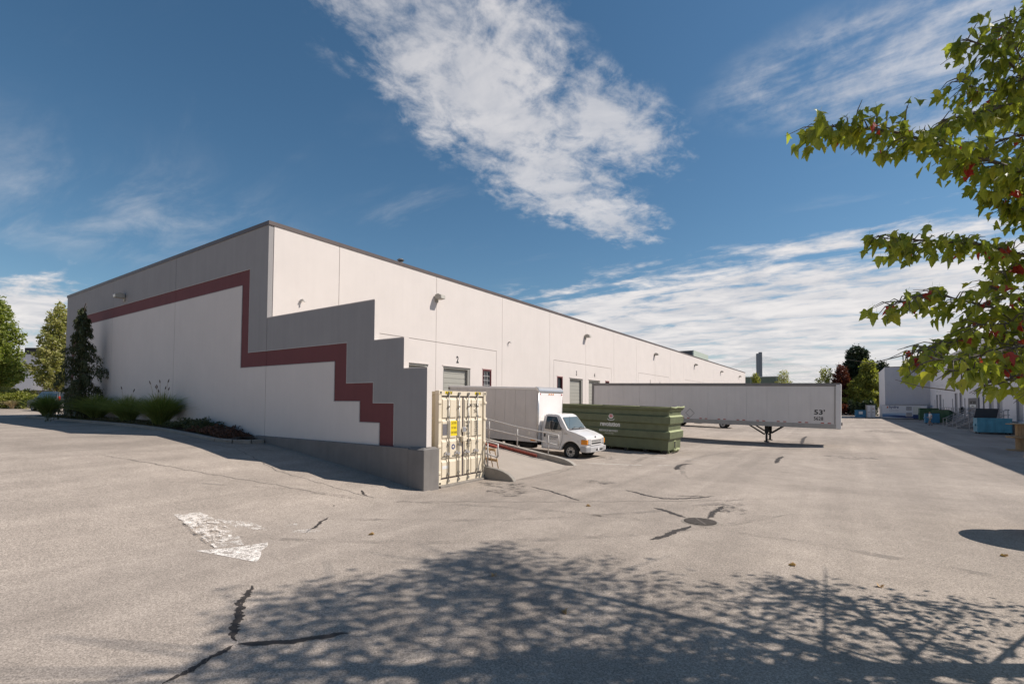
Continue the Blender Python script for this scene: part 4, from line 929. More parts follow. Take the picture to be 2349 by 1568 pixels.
# grey doorway with sign
gd = MB().box(XR - .12, XR, 77.0, 82.5, 1.15, 3.45).build('service_door', mat('service_door_grey', (.14, .135, .14), .5, .05), rw)
MB().box(XR - .15, XR - .12, 77.0, 77.6, 1.15, 3.6).build('door_frame', mat('door_frame_mid', (.22, .215, .22), .5), gd)
MB().box(XR - .135, XR - .121, 78.3, 81.5, 2.75, 3.10).build('sign_board', BLACK, gd); text('10', .26, (XR - .139, 79.9, 2.82), '-X', LW, gd, 'sign_lettering', align='CENTER')
MB().box(XR - .135, XR - .121, 78.2, 81.6, 2.35, 2.68).build('sign_board', LW, gd); text('SHIPPING', .2, (XR - .139, 79.9, 2.42), '-X', BLACK, gd, 'sign_lettering', align='CENTER', sx=1.8)
# rooftop units
for (x, y, s, h) in ((15.5, 104, 1.6, 1.3), (16.5, 92, 1.1, 1.2), (16, 88, .9, 1.8), (17, 76, 1.8, 1.2), (16, 66, 1.0, 1.4)):
    MB().box(x, x + s, y, y + s, 9.5, 9.9 + h).build('rooftop_unit', mat('unit_grey', (.34, .36, .38), .5, .1), rw, bevel=.05)
# step-out end wall
ew = MB().box(6.4, XR, 116, 116.25, 0, 9.62).build('return_wall', mat('return_wall_grey', (.50, .485, .50), .85, .05, .5, .04), rw)  # plain grey, darker than the white wall panels
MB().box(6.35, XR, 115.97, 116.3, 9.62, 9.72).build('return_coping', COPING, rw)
MB().box(6.4, 6.6, 116.25, 135, 0, 9.62).build('side_wall', WR, rw); MB().box(6.55, 12.9, 115.98, 115.999, 2.55, 2.6).build('wall_band', SEAL, rw)
# landing and stairs
DKC = mat('stair_concrete', (.27, .255, .245), .9, .12, 3, .0, .2, 40)
land = thing('dock_landing', 'raised concrete landing with pipe railing along the shaded warehouse', 'landing', (12.6, 80, 0))
MB().box(12.25, XR - .001, 62, 100, -.05, 1.14).build('landing_slab', DKC, land)
RLG = mat('landing_rail_grey', (.40, .39, .39), .5, .1, metal=.2)
def seg_gap(y, gaps): return any(a < y < b for a, b in gaps)
GAPS = [(78.6, 81.2), (72.2, 74.9), (63.0, 65.7)]
for y in np.arange(62.2, 100, 1.9):
    if not seg_gap(y, GAPS): MB().cyl((12.3, y, 1.14), (12.3, y, 2.22), .038, 6).build('post', RLG, land)
prev = 62.0
for a, b in GAPS[::-1] + [(100, 100)]:
    for z in (2.22, 1.7): MB().tube([(12.3, prev, z), (12.3, a, z)], .038, 6).build('rail', RLG, land)
    prev = b
def stair(y0, y1, label):
    t = thing('stairs', label, 'stairs', (11, y0, 0), group='stairs to the landing')
    for i in range(7):
        x0 = 10.28 + i * .28; MB().box(x0, 12.249, y0, y1, i * .163, (i + 1) * .163 - .004).build('step', DKC, t)
    for y in (y0 + .06, y1 - .06):
        for z in (.95, .5): MB().tube([(10.2, y, z), (10.35, y, z), (12.3, y, z + 1.2), (12.6, y, z + 1.22)], .038, 6).build('rail', RLG, t)
        for x, b in ((10.2, 0), (11.2, .5), (12.2, 1.0)): MB().cyl((x, y, b), (x, y, .95 + (x - 10.3) * .615 if x > 10.3 else .95), .038, 6).build('post', RLG, t)
stair(78.6, 81.1, 'concrete stairs nearest the blue bin and the walking person'); stair(72.3, 74.8, 'middle concrete stairs with dark gap beneath, left of the open blue bin'); stair(63.1, 65.6, 'concrete stairs behind the open blue bin')
# jacket on the rail
tag(MB().prism([(12.05, 1.55), (12.5, 1.5), (12.52, 2.1), (12.4, 2.35), (12.2, 2.4), (12.08, 2.15)], 'y', 82.6, 83.5).build('jacket', BLACK, None, bevel=.08, seg=3), 'black jacket hung over the landing railing', 'jacket')
# ------------------------------------------------------------------ bins and containers across the yard
BLU = mat('bin_blue', (.045, .21, .37), .5, .15, 2.5, .12); BLU2 = mat('bin_light_blue', (.10, .33, .45), .5, .18, 2.5, .15, dirt=((.55, .55, .55), .64, .7))
GRN = mat('bin_dark_green', (.035, .10, .045), .5, .15, 2.5, .12); LID = mat('plastic_lid', (.03, .032, .034), .55, .1)
def frontbin(name, label, loc, rz_, w, d, h, m, lid='flat', slope=.25, group='waste bins by the dock'):
    t = thing(name, label, 'waste bin', loc, (0, 0, rz_), group)
    pr = [(0, .15), (d, .15), (d, h - slope), (0, h)]       # front (x=0) .. back
    MB().prism([(a, b) for a, b in pr], 'y', -w / 2, w / 2).build('bin_body', m, t, world=False, bevel=.02)
    MB().box(-.03, .03, -w / 2 - .02, w / 2 + .02, h - .12, h - .04).build('rim', m, t, world=False)
    for y in (-w / 2 - .08, w / 2): MB().box(d * .25, d * .8, y, y + .08, h * .48, h * .62).build('fork_pocket', m, t, world=False)
    for k in range(3): y = -w / 2 + w * (k + 1) / 4; MB().box(-.035, 0, y - .03, y + .03, .2, h - .15).build('stiffener', m, t, world=False)
    for x in (.15, d - .15):
        for y in (-w / 2 + .15, w / 2 - .15): MB().cyl((x, y - .03, .08), (x, y + .03, .08), .08, 10).build('caster', UNDER, t, world=False)
    if lid == 'open':
        q0, q1 = w / 2 - .05, -w / 2 + .7
        MB().add([(d, q1, h - slope), (d, q0, h - slope), (d + .45, q0 - .25, h + .85), (d + .45, q1 - .25, h + .85), (d + .04, q1, h - slope), (d + .04, q0, h - slope), (d + .49, q0 - .25, h + .85), (d + .49, q1 - .25, h + .85)],
                 [(0, 1, 2, 3), (7, 6, 5, 4), (0, 3, 7, 4), (1, 5, 6, 2), (2, 6, 7, 3), (0, 4, 5, 1)]).build('lid', LID, t, world=False)
    else:
        MB().prism([(-.05, h + .005), (d + .03, h - slope + .005), (d + .03, h - slope + .045), (-.05, h + .045)], 'y', -w / 2 - .03, w / 2 + .03).build('lid', LID if lid == 'dark' else m, t, world=False)
    return t
frontbin('waste_bin', 'blue metal bin the person walks past', (9.9, 87.4, 0), R(90), 1.5, 1.3, 1.45, BLU, 'dark', .12)
frontbin('waste_bin', 'dark green bin with sloping lid behind the blue bin', (11.0, 89.6, 0), R(60), 2.0, 2.0, 1.9, GRN, 'dark', .55)
frontbin('waste_bin', 'tall dark green bin in front of the printed container', (11.4, 104, 0), R(90), 2.4, 1.8, 2.0, GRN, 'flat', .05)
ob = frontbin('waste_bin', 'light blue bin with its black lid swung open beside the stairs', (11.15, 60.9, 0), R(90), 2.3, 1.6, 1.45, BLU2, 'open', .05)
text('SMITHRITE', .22, (-.04, -1.0, .95), '-X', LW, ob, 'bin_lettering', world=False, sx=.9)
SKID = None
# printed container
hy = thing('printed_container', 'white container printed with blue waves at the end of the yard', 'container', (5.7, 113.3, 0))
HW = mat('container_white', (.66, .66, .68), .5, .04); HN = mat('print_navy', (.03, .055, .16), .5); HB = mat('print_blue', (.16, .28, .46), .5); HB2 = mat('print_pale_blue', (.42, .52, .64), .5)
MB().box(5.75, 12.05, 113.3, 115.7, .12, 2.5).build('container_body', HW, hy)
MB().box(5.65, 5.76, 113.27, 115.7, .05, 2.55).build('end_frame', HW, hy); MB().box(12.04, 12.15, 113.27, 115.7, .05, 2.55).build('end_frame', HW, hy)
MB().box(5.7, 12.1, 113.28, 113.299, 2.42, 2.52).build('top_rail', mat('rail_grey', (.4, .4, .42), .5), hy); MB().box(5.7, 12.1, 113.27, 115.7, .02, .13).build('bottom_rail', UNDER, hy)
def wave(z0, z1, amp, ph, m, dy, nm):
    v = []; fc = []; N_ = 26
    for i in range(N_ + 1):
        x = 5.77 + 6.25 * i / N_; v += [(x, 113.3 - dy, z0 + amp * math.sin(x * 1.1 + ph)), (x, 113.3 - dy, z1 + amp * 1.4 * math.sin(x * .8 + ph + .6))]
    for i in range(N_): fc.append((2 * i, 2 * i + 2, 2 * i + 3, 2 * i + 1))
    return MB().add(v, fc).build(nm, m, hy)
wave(.42, .95, .10, 1.0, HB2, .004, 'wave_print'); wave(.36, .70, .12, 2.3, HB, .006, 'wave_print'); wave(.27, .50, .08, .3, HN, .008, 'wave_print')
text('hydra', .62, (6.75, 113.295, 1.95), '-Y', HN, hy, 'lettering', sx=1.0, bold=.015, shear=.15)
MB().prism([(6.42, 2.0), (6.6, 1.9), (6.68, 2.1), (6.62, 2.35), (6.5, 2.2)], 'y', 113.288, 113.296).build('drop_emblem', mat('orange_print', (.5, .14, .05), .5), hy)
for i, s in enumerate(('STANDBY POWER', 'ENERGY SYSTEMS')): text(s, .17, (6.8, 113.295, 1.60 - i * .22), '-Y', mat('grey_print', (.34, .34, .40), .5), hy, 'lettering')
for z in (1.55, .45):
    lv = MB().box(9.15, 10.1, 113.27, 113.30, z, z + .75).build('louvre', HW, hy)
    for k in range(6): MB().box(9.22, 10.03, 113.255, 113.269, z + .05 + k * .115, z + .05 + k * .115 + .06).build('louvre_blade', mat('louvre_dark', (.10, .10, .12), .6), lv)
MB().box(10.2, 11.25, 113.26, 113.299, .82, 2.25).build('hatch_door', mat('hatch_cream', (.60, .60, .56), .5), hy); MB().box(10.2, 11.25, 113.26, 113.299, .14, .80).build('hatch_panel', HN, hy)
wb = thing('storage_box', 'small white double-door storage container left of the printed container', 'container', (3.4, 113.8, 0))
MB().box(3.35, 4.75, 113.6, 116, .1, 2.5).build('box_body', mat('box_side_grey', (.25, .24, .23), .6), wb)
for x in (3.48, 4.14):
    d = MB().box(x, x + .60, 113.55, 113.599, .2, 2.4).build('door', HW, wb); MB().cyl((x + .12, 113.53, .2), (x + .12, 113.53, 2.4), .025, 6).build('lock_rod', ROD, d); MB().box(x + .1, x + .45, 113.51, 113.53, 1.1, 1.16).build('handle', UNDER, d)
MB().add([(4.44, 113.54, 1.95), (4.60, 113.54, 1.79), (4.44, 113.54, 1.63), (4.28, 113.54, 1.79)], [(0, 1, 2, 3)]).build('placard', mat('placard_pink', (.5, .30, .26), .5), wb)
frontbin('waste_bin', 'blue bin with a white sticker left of the small white container', (2.55, 114.0, 0), R(90), 1.8, 1.4, 1.5, BLU, 'flat', .02, 'waste bins at the end of the yard')
tag(MB().box(2.25, 2.85, 113.95, 113.96, .75, 1.25).build('sticker_sheet', LW, None), 'white sticker on the blue bin at the end of the yard', 'sticker')
# ------------------------------------------------------------------ cable reels
PLY = mat('reel_plywood', (.40, .27, .15), .85, .2, 5, .15, .2, 30)
def reel(label, x, y, z, r, h):
    t = thing('cable_reel', label, 'cable reel', (x, y, z), (0, 0, random.random()), 'wooden cable reels')
    for zz in (.0, h - .05): MB().cyl((0, 0, zz), (0, 0, zz + .048), r, 36).build('flange', PLY, t, world=False, bevel=.008)
    n = 14
    for k in range(n):
        a = 2 * math.pi * k / n; c = Vector((math.cos(a), math.sin(a), 0)); tn = Vector((-c.y, c.x, 0)); rr = r * .40
        MB().obox(c * rr + Vector((0, 0, h / 2)), tn, c, (0, 0, 1), rr * math.tan(math.pi / n) * .96, .02, h / 2 - .051).build('drum_stave', PLY, t, world=False)
    return t
reel('lower wooden cable reel of the stack at the right edge of the yard', 8.55, 40.3, .0, .70, .78); reel('upper wooden cable reel of the stack at the right edge of the yard', 8.55, 40.3, .78, .70, .78)
reel('lower reel of an unseen stack added outside the picture to cast the round shadow', 3.99, 14.35, 0, .92, .8); reel('upper reel of an unseen stack added outside the picture to cast the round shadow', 3.99, 14.35, .8, .92, .8)  # unseen stack added as the caster of the round shadow on the asphalt
bb = frontbin('recycling_bin', 'blue plastic bin behind the stacked cable reels', (9.55, 40.6, .0), R(90), .9, .8, 1.35, BLU, 'flat', .02, 'waste bins by the dock')
pl = thing('pallet', 'upright pallet leaning behind the stacked cable reels', 'pallet', (9.35, 39.6, 0))
for k in range(5): MB().box(9.08 + k * .17, 9.21 + k * .17, 39.55, 39.575, .02, 1.1).build('slat', WOOD, pl)
for z in (.1, .55, 1.0): MB().box(9.08, 9.9, 39.58, 39.67, z - .04, z + .04).build('stringer', WOOD, pl)
# ------------------------------------------------------------------ drain cover
dr = thing('drain_cover', 'round cast iron slotted drain grate in the cracked asphalt', 'drain', (-2.71, 11.51, 0))
IRON = mat('cast_iron', (.15, .125, .105), .65, .3, 20, metal=.2)
MB().cyl((-2.71, 11.51, -.02), (-2.71, 11.51, .006), .40, 32).build('frame_ring', mat('grate_frame', (.27, .235, .20), .8, .2, 20), dr); MB().cyl((-2.71, 11.51, 0), (-2.71, 11.51, .010), .345, 32).build('grate_plate', mat('grate_gap', (.035, .03, .027), .9), dr)
for k in range(-6, 7):
    y = k * .05; hwid = math.sqrt(max(.01, .34 ** 2 - y * y)); a = R(34)
    c = Vector((-2.71 - y * math.sin(a), 11.51 + y * math.cos(a), .014)); MB().obox(c, (math.cos(a), math.sin(a), 0), (-math.sin(a), math.cos(a), 0), (0, 0, 1), hwid, .0135, .006).build('grate_bar', IRON, dr)
MB().obox((-2.71, 11.51, .016), (-math.sin(R(34)), math.cos(R(34)), 0), (math.cos(R(34)), math.sin(R(34)), 0), (0, 0, 1), .33, .02, .006).build('grate_bar', IRON, dr)
# ------------------------------------------------------------------ far: green building, bridge
GB = mat('green_cladding', (.12, .155, .12), .6, .05)
gb = thing('green_building', 'dark green flat-roofed building beyond the far end of the warehouse', 'building', (-30, 180, 0))
MB().box(-60, -17.6, 180, 215, 0, 11.35).build('wall', GB, gb); MB().box(-60.2, -17.4, 179.8, 215, 11.35, 11.6).build('parapet', mat('pale_parapet', (.45, .46, .44), .6), gb)
for x in (-34, -26, -18.4): MB().box(x, x + .5, 179.9, 179.999, 0, 11.35).build('pilaster', mat('green_trim', (.2, .24, .19), .6), gb)
MB().box(-24.3, -23.8, 179.5, 179.9, 9.8, 10.2).build('flood_lamp', UNDER, gb)
br = thing('cable_bridge', 'distant cable-stayed bridge pylon with fanned cables above the trailer', 'bridge', (0, 1500, 0))
def camp(r, f, z): return r0 * r + f0 * f + Vector((0, 0, z))
PYC = mat('pylon_concrete', (.17, .19, .21), .8, .05)
pb = camp(709, 1400, 0)
for dx, h in ((-3.4, 146), (3.6, 150)):
    p = pb + r0 * dx; MB().obox(p + Vector((0, 0, h / 2)), r0, f0, (0, 0, 1), 3.3, 4, h / 2).build('pylon_leg', PYC, br)
for z in (45, 95, 140): MB().obox(pb + Vector((0, 0, z)), r0, f0, (0, 0, 1), 3, 3, 2.5).build('cross_beam', PYC, br)
CAB = mat('stay_cable', (.40, .42, .45), .6, .05)
for k in range(18):
    t_ = (k + 1) / 18
    for side, span in ((-1, 200), (1, 370)):
        a = pb + r0 * (side * 5) + Vector((0, 0, 142 - 30 * (1 - t_))); b = pb + r0 * (side * (20 + span * t_)) + Vector((0, 0, 48)); MB().tube([a, b], .16, 4, False).build('stay_cable', CAB, br)
MB().obox(pb + r0 * 85 + Vector((0, 0, 46)), r0, f0, (0, 0, 1), 300, 14, 1.6).build('deck', PYC, br)

# ------------------------------------------------------------------ vegetation
def unit(a): return a / np.maximum(np.linalg.norm(a, axis=1, keepdims=True), 1e-9)
def leaf_quads(P, D, Ln, Wd):
    n = len(P); D = unit(D); S = unit(np.cross(D, rng.normal(size=(n, 3))))
    mid = P + D * (Ln * .45)[:, None]
    V = np.stack([P, mid + S * (Wd / 2)[:, None], P + D * Ln[:, None], mid - S * (Wd / 2)[:, None]], 1).reshape(-1, 3)
    return V, np.arange(4 * n).reshape(n, 4)
BARK = mat('bark', (.10, .078, .06), .9, .25, 6, bump=.6, bscale=25)
BARKG = mat('maple_bark', (.14, .115, .095), .85, .25, 9, bump=.5, bscale=40)
LG1 = leafmat('leaf_spring_green', (.10, .16, .03), (.26, .28, .075), .4, .35)
LG2 = leafmat('leaf_yellow_green', (.16, .19, .05), (.36, .33, .14), .4, .5)
LG3 = leafmat('leaf_olive', (.11, .14, .03), (.30, .29, .07), .4, .35)
LDK = leafmat('needle_dark', (.016, .030, .018), (.05, .07, .04), .15, .5)
LCY = leafmat('cypress_green', (.03, .046, .02), (.075, .085, .035), .2, 1.2)
LRD = leafmat('leaf_dark_red', (.06, .02, .018), (.14, .04, .03), .3, .6)
LHG = leafmat('hedge_green', (.09, .14, .022), (.24, .24, .055), .35, .5)
LGR = leafmat('grass_blade', (.075, .12, .03), (.22, .25, .08), .4, 1.0)
LDRY = leafmat('dry_grass', (.30, .22, .13), (.42, .33, .22), .2, 1.0)
def tree(name, label, x, y, h, crown0, rad, prof_, nb, per, lsz, lm, up=(.5, .9), spread=.3, group=None, tr=.16, seed=1, bark=None, zg=None, trunk_lean=(0, 0)):
    g = np.random.default_rng(seed); z0 = gz(x, y) if zg is None else zg
    t = thing(name, label, 'tree', (x, y, z0), group=group)
    tip = Vector((trunk_lean[0], trunk_lean[1], h))
    pth = [Vector((0, 0, -.2)), Vector((.03, .02, h * .3)) + tip * 0, Vector((tip.x * .6, tip.y * .6, h * .65)), tip]
    MB().tube(pth, [tr, tr * .8, tr * .4, .015], 8).build('trunk', bark or BARK, t, True, world=False)
    Ps = []; Ds = []; bm = MB()
    for i in range(nb):
        u = (i + .5) / nb; zz = crown0 + (h - crown0) * (u ** .9); a = i * 2.39996 + g.uniform(-.4, .4)
        ln = rad * prof_(u) * g.uniform(.72, 1.12); el = g.uniform(*up); d = np.array([math.cos(a) * math.cos(el), math.sin(a) * math.cos(el), math.sin(el)])
        b0 = np.array([tip.x * zz / h, tip.y * zz / h, zz - ln * math.sin(el) * .6]); b0[2] = max(b0[2], crown0 * .8)
        k = max(6, int(per * ln / rad)); s = np.sqrt(g.uniform(.03, 1, k)) 
        p = b0 + d * (ln * s)[:, None] + g.normal(size=(k, 3)) * (spread * (1.15 - .75 * s))[:, None]
        p[:, 2] -= .12 * ln * s ** 2
        Ps.append(p); Ds.append(d[None] * .8 + g.normal(size=(k, 3)) * .8 + np.array([0, 0, -.15]))
        if i % 2 == 0: bm.tube([b0, b0 + d * ln * .5, b0 + d * ln * .93 + np.array([0, 0, -.1 * ln])], [tr * .22, tr * .12, .006], 4, False)
    tag(bm.build('branches', bark or BARK, t, True, world=False), kind='stuff')
    P = np.concatenate(Ps); D = np.concatenate(Ds); n = len(P); L_n = lsz * g.uniform(.7, 1.3, n)
    V, F = leaf_quads(P, D, L_n, L_n * .72)
    mesh_np('crown', V, F, lm, t)
    return t
tree('leafy_tree', 'large bright green tree at the left edge above the hedge', -72.4, 11.6, 11.3, 1.8, 4.4, lambda u: (1 - u) ** .85 * (.8 + .6 * u), 120, 300, .23, LG1, (.5, 1.0), .34, 'young trees by the far car park', seed=3)
tree('leafy_tree', 'paler yellow-green tree beside the corner of the grey end wall', -66.9, 15.3, 10.7, 1.6, 3.6, lambda u: (1 - u) ** .95 * (.8 + .6 * u), 110, 230, .23, LG2, (.4, .95), .32, 'young trees by the far car park', seed=5)
tree('leafy_tree', 'lower yellow-green tree crown at the left edge in front of the larger tree', -74.5, 11.0, 6.6, 1.5, 3.4, lambda u: (1 - u * .85) ** .6, 90, 260, .22, LG2, (.3, .8), .36, 'young trees by the far car park', seed=8)
tree('pine_tree', 'dark green pine behind the trailer nose', 2.8, 158, 17.6, 5.5, 6.6, lambda u: (1 - u) ** .5 * (.55 + .5 * math.sin(u * 9) ** 2), 95, 330, .55, LDK, (.0, .55), .55, 'trees at the end of the yard', seed=11, tr=.3)
tree('pine_tree', 'second dark pine behind the yellow-green tree by the grey return wall', 8.4, 163, 13.8, 3.5, 5.0, lambda u: (1 - u) ** .6 * (.6 + .4 * math.sin(u * 8) ** 2), 80, 260, .5, LDK, (.0, .5), .5, 'trees at the end of the yard', seed=12, tr=.25)
tree('leafy_tree', 'yellow-green broad tree between the trailer and the grey return wall', 5.0, 150, 13.0, 2.6, 6.2, lambda u: (1 - u * .92) ** .7 * (.85 + .25 * math.sin(u * 6)), 130, 300, .42, LG3, (.15, .7), .55, 'trees at the end of the yard', seed=13, tr=.22)
tree('leafy_tree', 'thin dark red-leaved tree right behind the trailer nose', -.6, 152, 12.6, 2.0, 3.6, lambda u: (1 - u) ** .5, 70, 150, .40, LRD, (.4, 1.0), .5, 'trees at the end of the yard', seed=14)
tree('leafy_tree', 'sparse green tree top showing above the trailer roof left of the pine', -4.0, 156, 12.2, 5, 3.6, lambda u: (1 - u) ** .4, 46, 60, .38, LG3, (.4, 1.1), .45, 'trees at the end of the yard', seed=15)
tree('leafy_tree', 'small sparse tree top above the trailer roof by the green building', -14.3, 160, 11.8, 6, 3.0, lambda u: (1 - u) ** .4, 34, 46, .36, LG2, (.5, 1.2), .4, 'trees at the end of the yard', seed=16)
tree('leafy_tree', 'small bushy tree top in front of the green building', -19.6, 145, 10.2, 5, 2.2, lambda u: (1 - u) ** .4, 34, 70, .34, LG3, (.5, 1.1), .35, 'trees at the end of the yard', seed=17)
def shrub_mass(name, label, pts, h, w, n, lsz, lm, cat='hedge', zg=None, kind=None, group=None, seed=2):
    g = np.random.default_rng(seed); t = thing(name, label, cat, (*pts[0], gz(*pts[0])), group=group)
    A = np.array(pts, float); seg = np.linalg.norm(np.diff(A, axis=0), axis=1); cum = np.r_[0, np.cumsum(seg)]; L = cum[-1]
    s = g.uniform(0, L, n); P = np.stack([np.interp(s, cum, A[:, 0]), np.interp(s, cum, A[:, 1])], 1)
    d = np.diff(A, axis=0)[np.clip(np.searchsorted(cum, s) - 1, 0, len(seg) - 1)]; d /= np.linalg.norm(d, axis=1, keepdims=True)
    a = g.uniform(0, math.pi, n); rr = g.uniform(.62, 1.03, n); hh = h * (1 + .10 * np.sin(s * 1.9 + 1) + .07 * np.sin(s * 4.7))
    off = np.cos(a) * rr * w / 2; zz = np.sin(a) ** .6 * rr * hh
    X = P[:, 0] - d[:, 1] * off; Y = P[:, 1] + d[:, 0] * off; Z = np.array([gz(x, y) for x, y in zip(X, Y)]) + np.maximum(zz, .03)
    Dn = np.stack([-d[:, 1] * np.cos(a), d[:, 0] * np.cos(a), np.sin(a)], 1) + g.normal(size=(n, 3)) * .8; Ln = lsz * g.uniform(.6, 1.3, n)
    V, F = leaf_quads(np.stack([X, Y, Z], 1) - np.array(t.location), Dn, Ln, Ln * .75); mesh_np('foliage', V, F, lm, t)
    m = MB()
    for i in range(max(4, int(L / .8))):
        q = L * (i + .5) / max(4, int(L / .8)); x, y = np.interp(q, cum, A[:, 0]), np.interp(q, cum, A[:, 1]); z = gz(x, y)
        m.tube([(x, y, z - .05), (x + g.uniform(-.1, .1), y + g.uniform(-.1, .1), z + h * .75)], [.035, .012], 5, False)
    tag(m.build('stems', BARK, t), kind='stuff'); return t
shrub_mass('hedge', 'clipped sunlit green hedge along the far car park at the left edge', [(-70.5, 8.6), (-65.5, 11.6), (-63.2, 13.0)], 1.35, 1.9, 9000, .17, LHG, seed=21)
shrub_mass('hedge', 'low yellowish bush row behind the hedge under the left trees', [(-73, 10.2), (-67.6, 13.6)], 1.75, 1.5, 3500, .20, LG2, seed=22)
shrub_mass('hedge', 'dark brown hedge row under the pines beyond the trailer nose', [(-8, 140), (2.5, 142)], 2.4, 3, 5000, .42, LRD, seed=23)
shrub_mass('hedge', 'dark green bushes behind the small white container', [(1, 139), (6, 140)], 3.0, 3, 4000, .4, LDK, seed=24)
shrub_mass('hedge', 'far tree line closing the view beyond the yard', [(-40, 330), (0, 320), (60, 330)], 9, 8, 9000, 1.5, LG3, cat='trees', seed=25)
shrub_mass('hedge', 'far tree line beyond the left buildings', [(-260, 20), (-250, 75), (-240, 120)], 11, 10, 9000, 1.4, LG3, cat='trees', seed=26)
def grass_clump(label, x, y, h, n, lm, seed, spread=.9, group='ornamental grasses in the planting bed', wid=.017, plumes=0, name='ornamental_grass'):
    g = np.random.default_rng(seed); z = gz(x, y) + .08; t = thing(name, label, 'grass', (x, y, z), group=group)
    a = g.uniform(0, 2 * math.pi, n); r = .16 * h * np.sqrt(g.uniform(0, 1, n)); ln = h * g.uniform(.75, 1.25, n); lean = np.abs(g.normal(.30, .26, n)) * spread
    B = np.stack([r * np.cos(a), r * np.sin(a), np.zeros(n)], 1); a2 = a + g.normal(0, .35, n); H = np.stack([np.cos(a2), np.sin(a2), np.zeros(n)], 1)
    K = 5; rows = []
    for k in range(K + 1):
        u = k / K; rows.append(B + H * (ln * lean * (u * .6 + 1.05 * u ** 2.4))[:, None] + np.array([0, 0, 1.0]) * (ln * (u - .36 * lean * u ** 2.6 - .12 * u ** 4))[:, None])
    S = np.stack([-np.sin(a2), np.cos(a2), np.zeros(n)], 1); S += g.normal(size=S.shape) * .3; S = unit(S)
    V = []; wds = wid * g.uniform(.7, 1.3, n)
    for k in range(K + 1): w = wds * (1 - (k / K) ** 2 * .92); V += [rows[k] - S * w[:, None] / 2, rows[k] + S * w[:, None] / 2]
    V = np.stack(V, 1).reshape(-1, 3); base = np.arange(n)[:, None] * 2 * (K + 1); F = np.concatenate([base + np.array([[2 * k, 2 * k + 1, 2 * k + 3, 2 * k + 2]]) for k in range(K)])
    mesh_np('blades', V, F, lm, t)
    for i in range(plumes):
        aa = g.uniform(0, 6.28); hh = h * g.uniform(1.0, 1.35); l2 = g.uniform(.15, .5); p0 = Vector((.08 * math.cos(aa), .08 * math.sin(aa), 0)); p2 = Vector((l2 * math.cos(aa), l2 * math.sin(aa), hh))
        st = MB().tube([p0, p0.lerp(p2, .5) - Vector((0.04 * math.cos(aa), .04 * math.sin(aa), 0)), p2], .006, 4, False).build('flower_stalk', LDRY, t, world=False)
        MB().tube([p2, p2 + Vector((.03 * math.cos(aa), .03 * math.sin(aa), .08)), p2 + Vector((.06 * math.cos(aa), .06 * math.sin(aa), .17))], [.012, .026, .006], 6).build('plume', mat('plume_brown', (.10, .07, .05), .9), st, world=False)
grass_clump('large dark grass clump at the left end of the bed beyond the weeping conifer', -45.3, 9.9, 1.5, 1700, LGR, 31, 1.08, plumes=2, wid=.03)
grass_clump('bushy grass clump right of the weeping conifer', -35.5, 9.85, 1.5, 1700, LGR, 32, 1.1, wid=.028)
grass_clump('second grass clump from the right end of the bed', -31.0, 9.9, 1.45, 1500, LGR, 34, 1.08, plumes=2, wid=.024)
grass_clump('rightmost grass clump with dark bottle-brush plumes', -26.9, 9.9, 1.55, 1800, LGR, 35, 1.08, plumes=9, wid=.022)
for i, (x, y) in enumerate(((-67.3, 9.2), (-65.2, 10.4), (-63.4, 11.4), (-69.2, 8.1))): grass_clump(['first', 'second', 'third', 'leftmost'][i] + ' pale dry grass tuft at the foot of the left hedge', x, y, .75, 350, LDRY, 40 + i, 1.0, 'dry grass tufts by the hedge', .04, name='dry_grass_tuft')
# ground cover in the bed
def cover(name, label, xs_, n, lm, h, seed, lsz=.07):
    g = np.random.default_rng(seed); X = g.uniform(*xs_, n); Y = g.uniform(9.32, 10.55, n); mound = h * np.clip(np.sin((X - xs_[0]) / (xs_[1] - xs_[0]) * math.pi), 0, 1) ** .5 * (1 + .35 * np.sin(X * 5) * np.cos(Y * 6))
    Z = np.array([gz(x, y) for x, y in zip(X, Y)]) + .1 + g.uniform(.3, 1, n) * mound; D = g.normal(size=(n, 3)) + np.array([0, 0, .8]); Ln = lsz * g.uniform(.6, 1.4, n)
    V, F = leaf_quads(np.stack([X, Y, Z], 1), D, Ln, Ln * .6); tag(mesh_np(name, V, F, lm), label, kind='stuff')
cover('ground_cover', 'low green juniper ground cover near the right end of the bed', (-25.2, -21.6), 6000, leafmat('juniper', (.025, .04, .015), (.07, .085, .035), .1, 1.5), .42, 51)
cover('ground_cover', 'reddish brown ground cover at the right tip of the bed', (-23.0, -19.9), 5000, leafmat('heather', (.055, .028, .018), (.12, .06, .04), .1, 1.5), .28, 52)
cover('ground_cover', 'patchy low planting between the grasses', (-45, -26), 7000, leafmat('low_sedge', (.03, .035, .015), (.085, .075, .03), .1, 1.5), .14, 53)
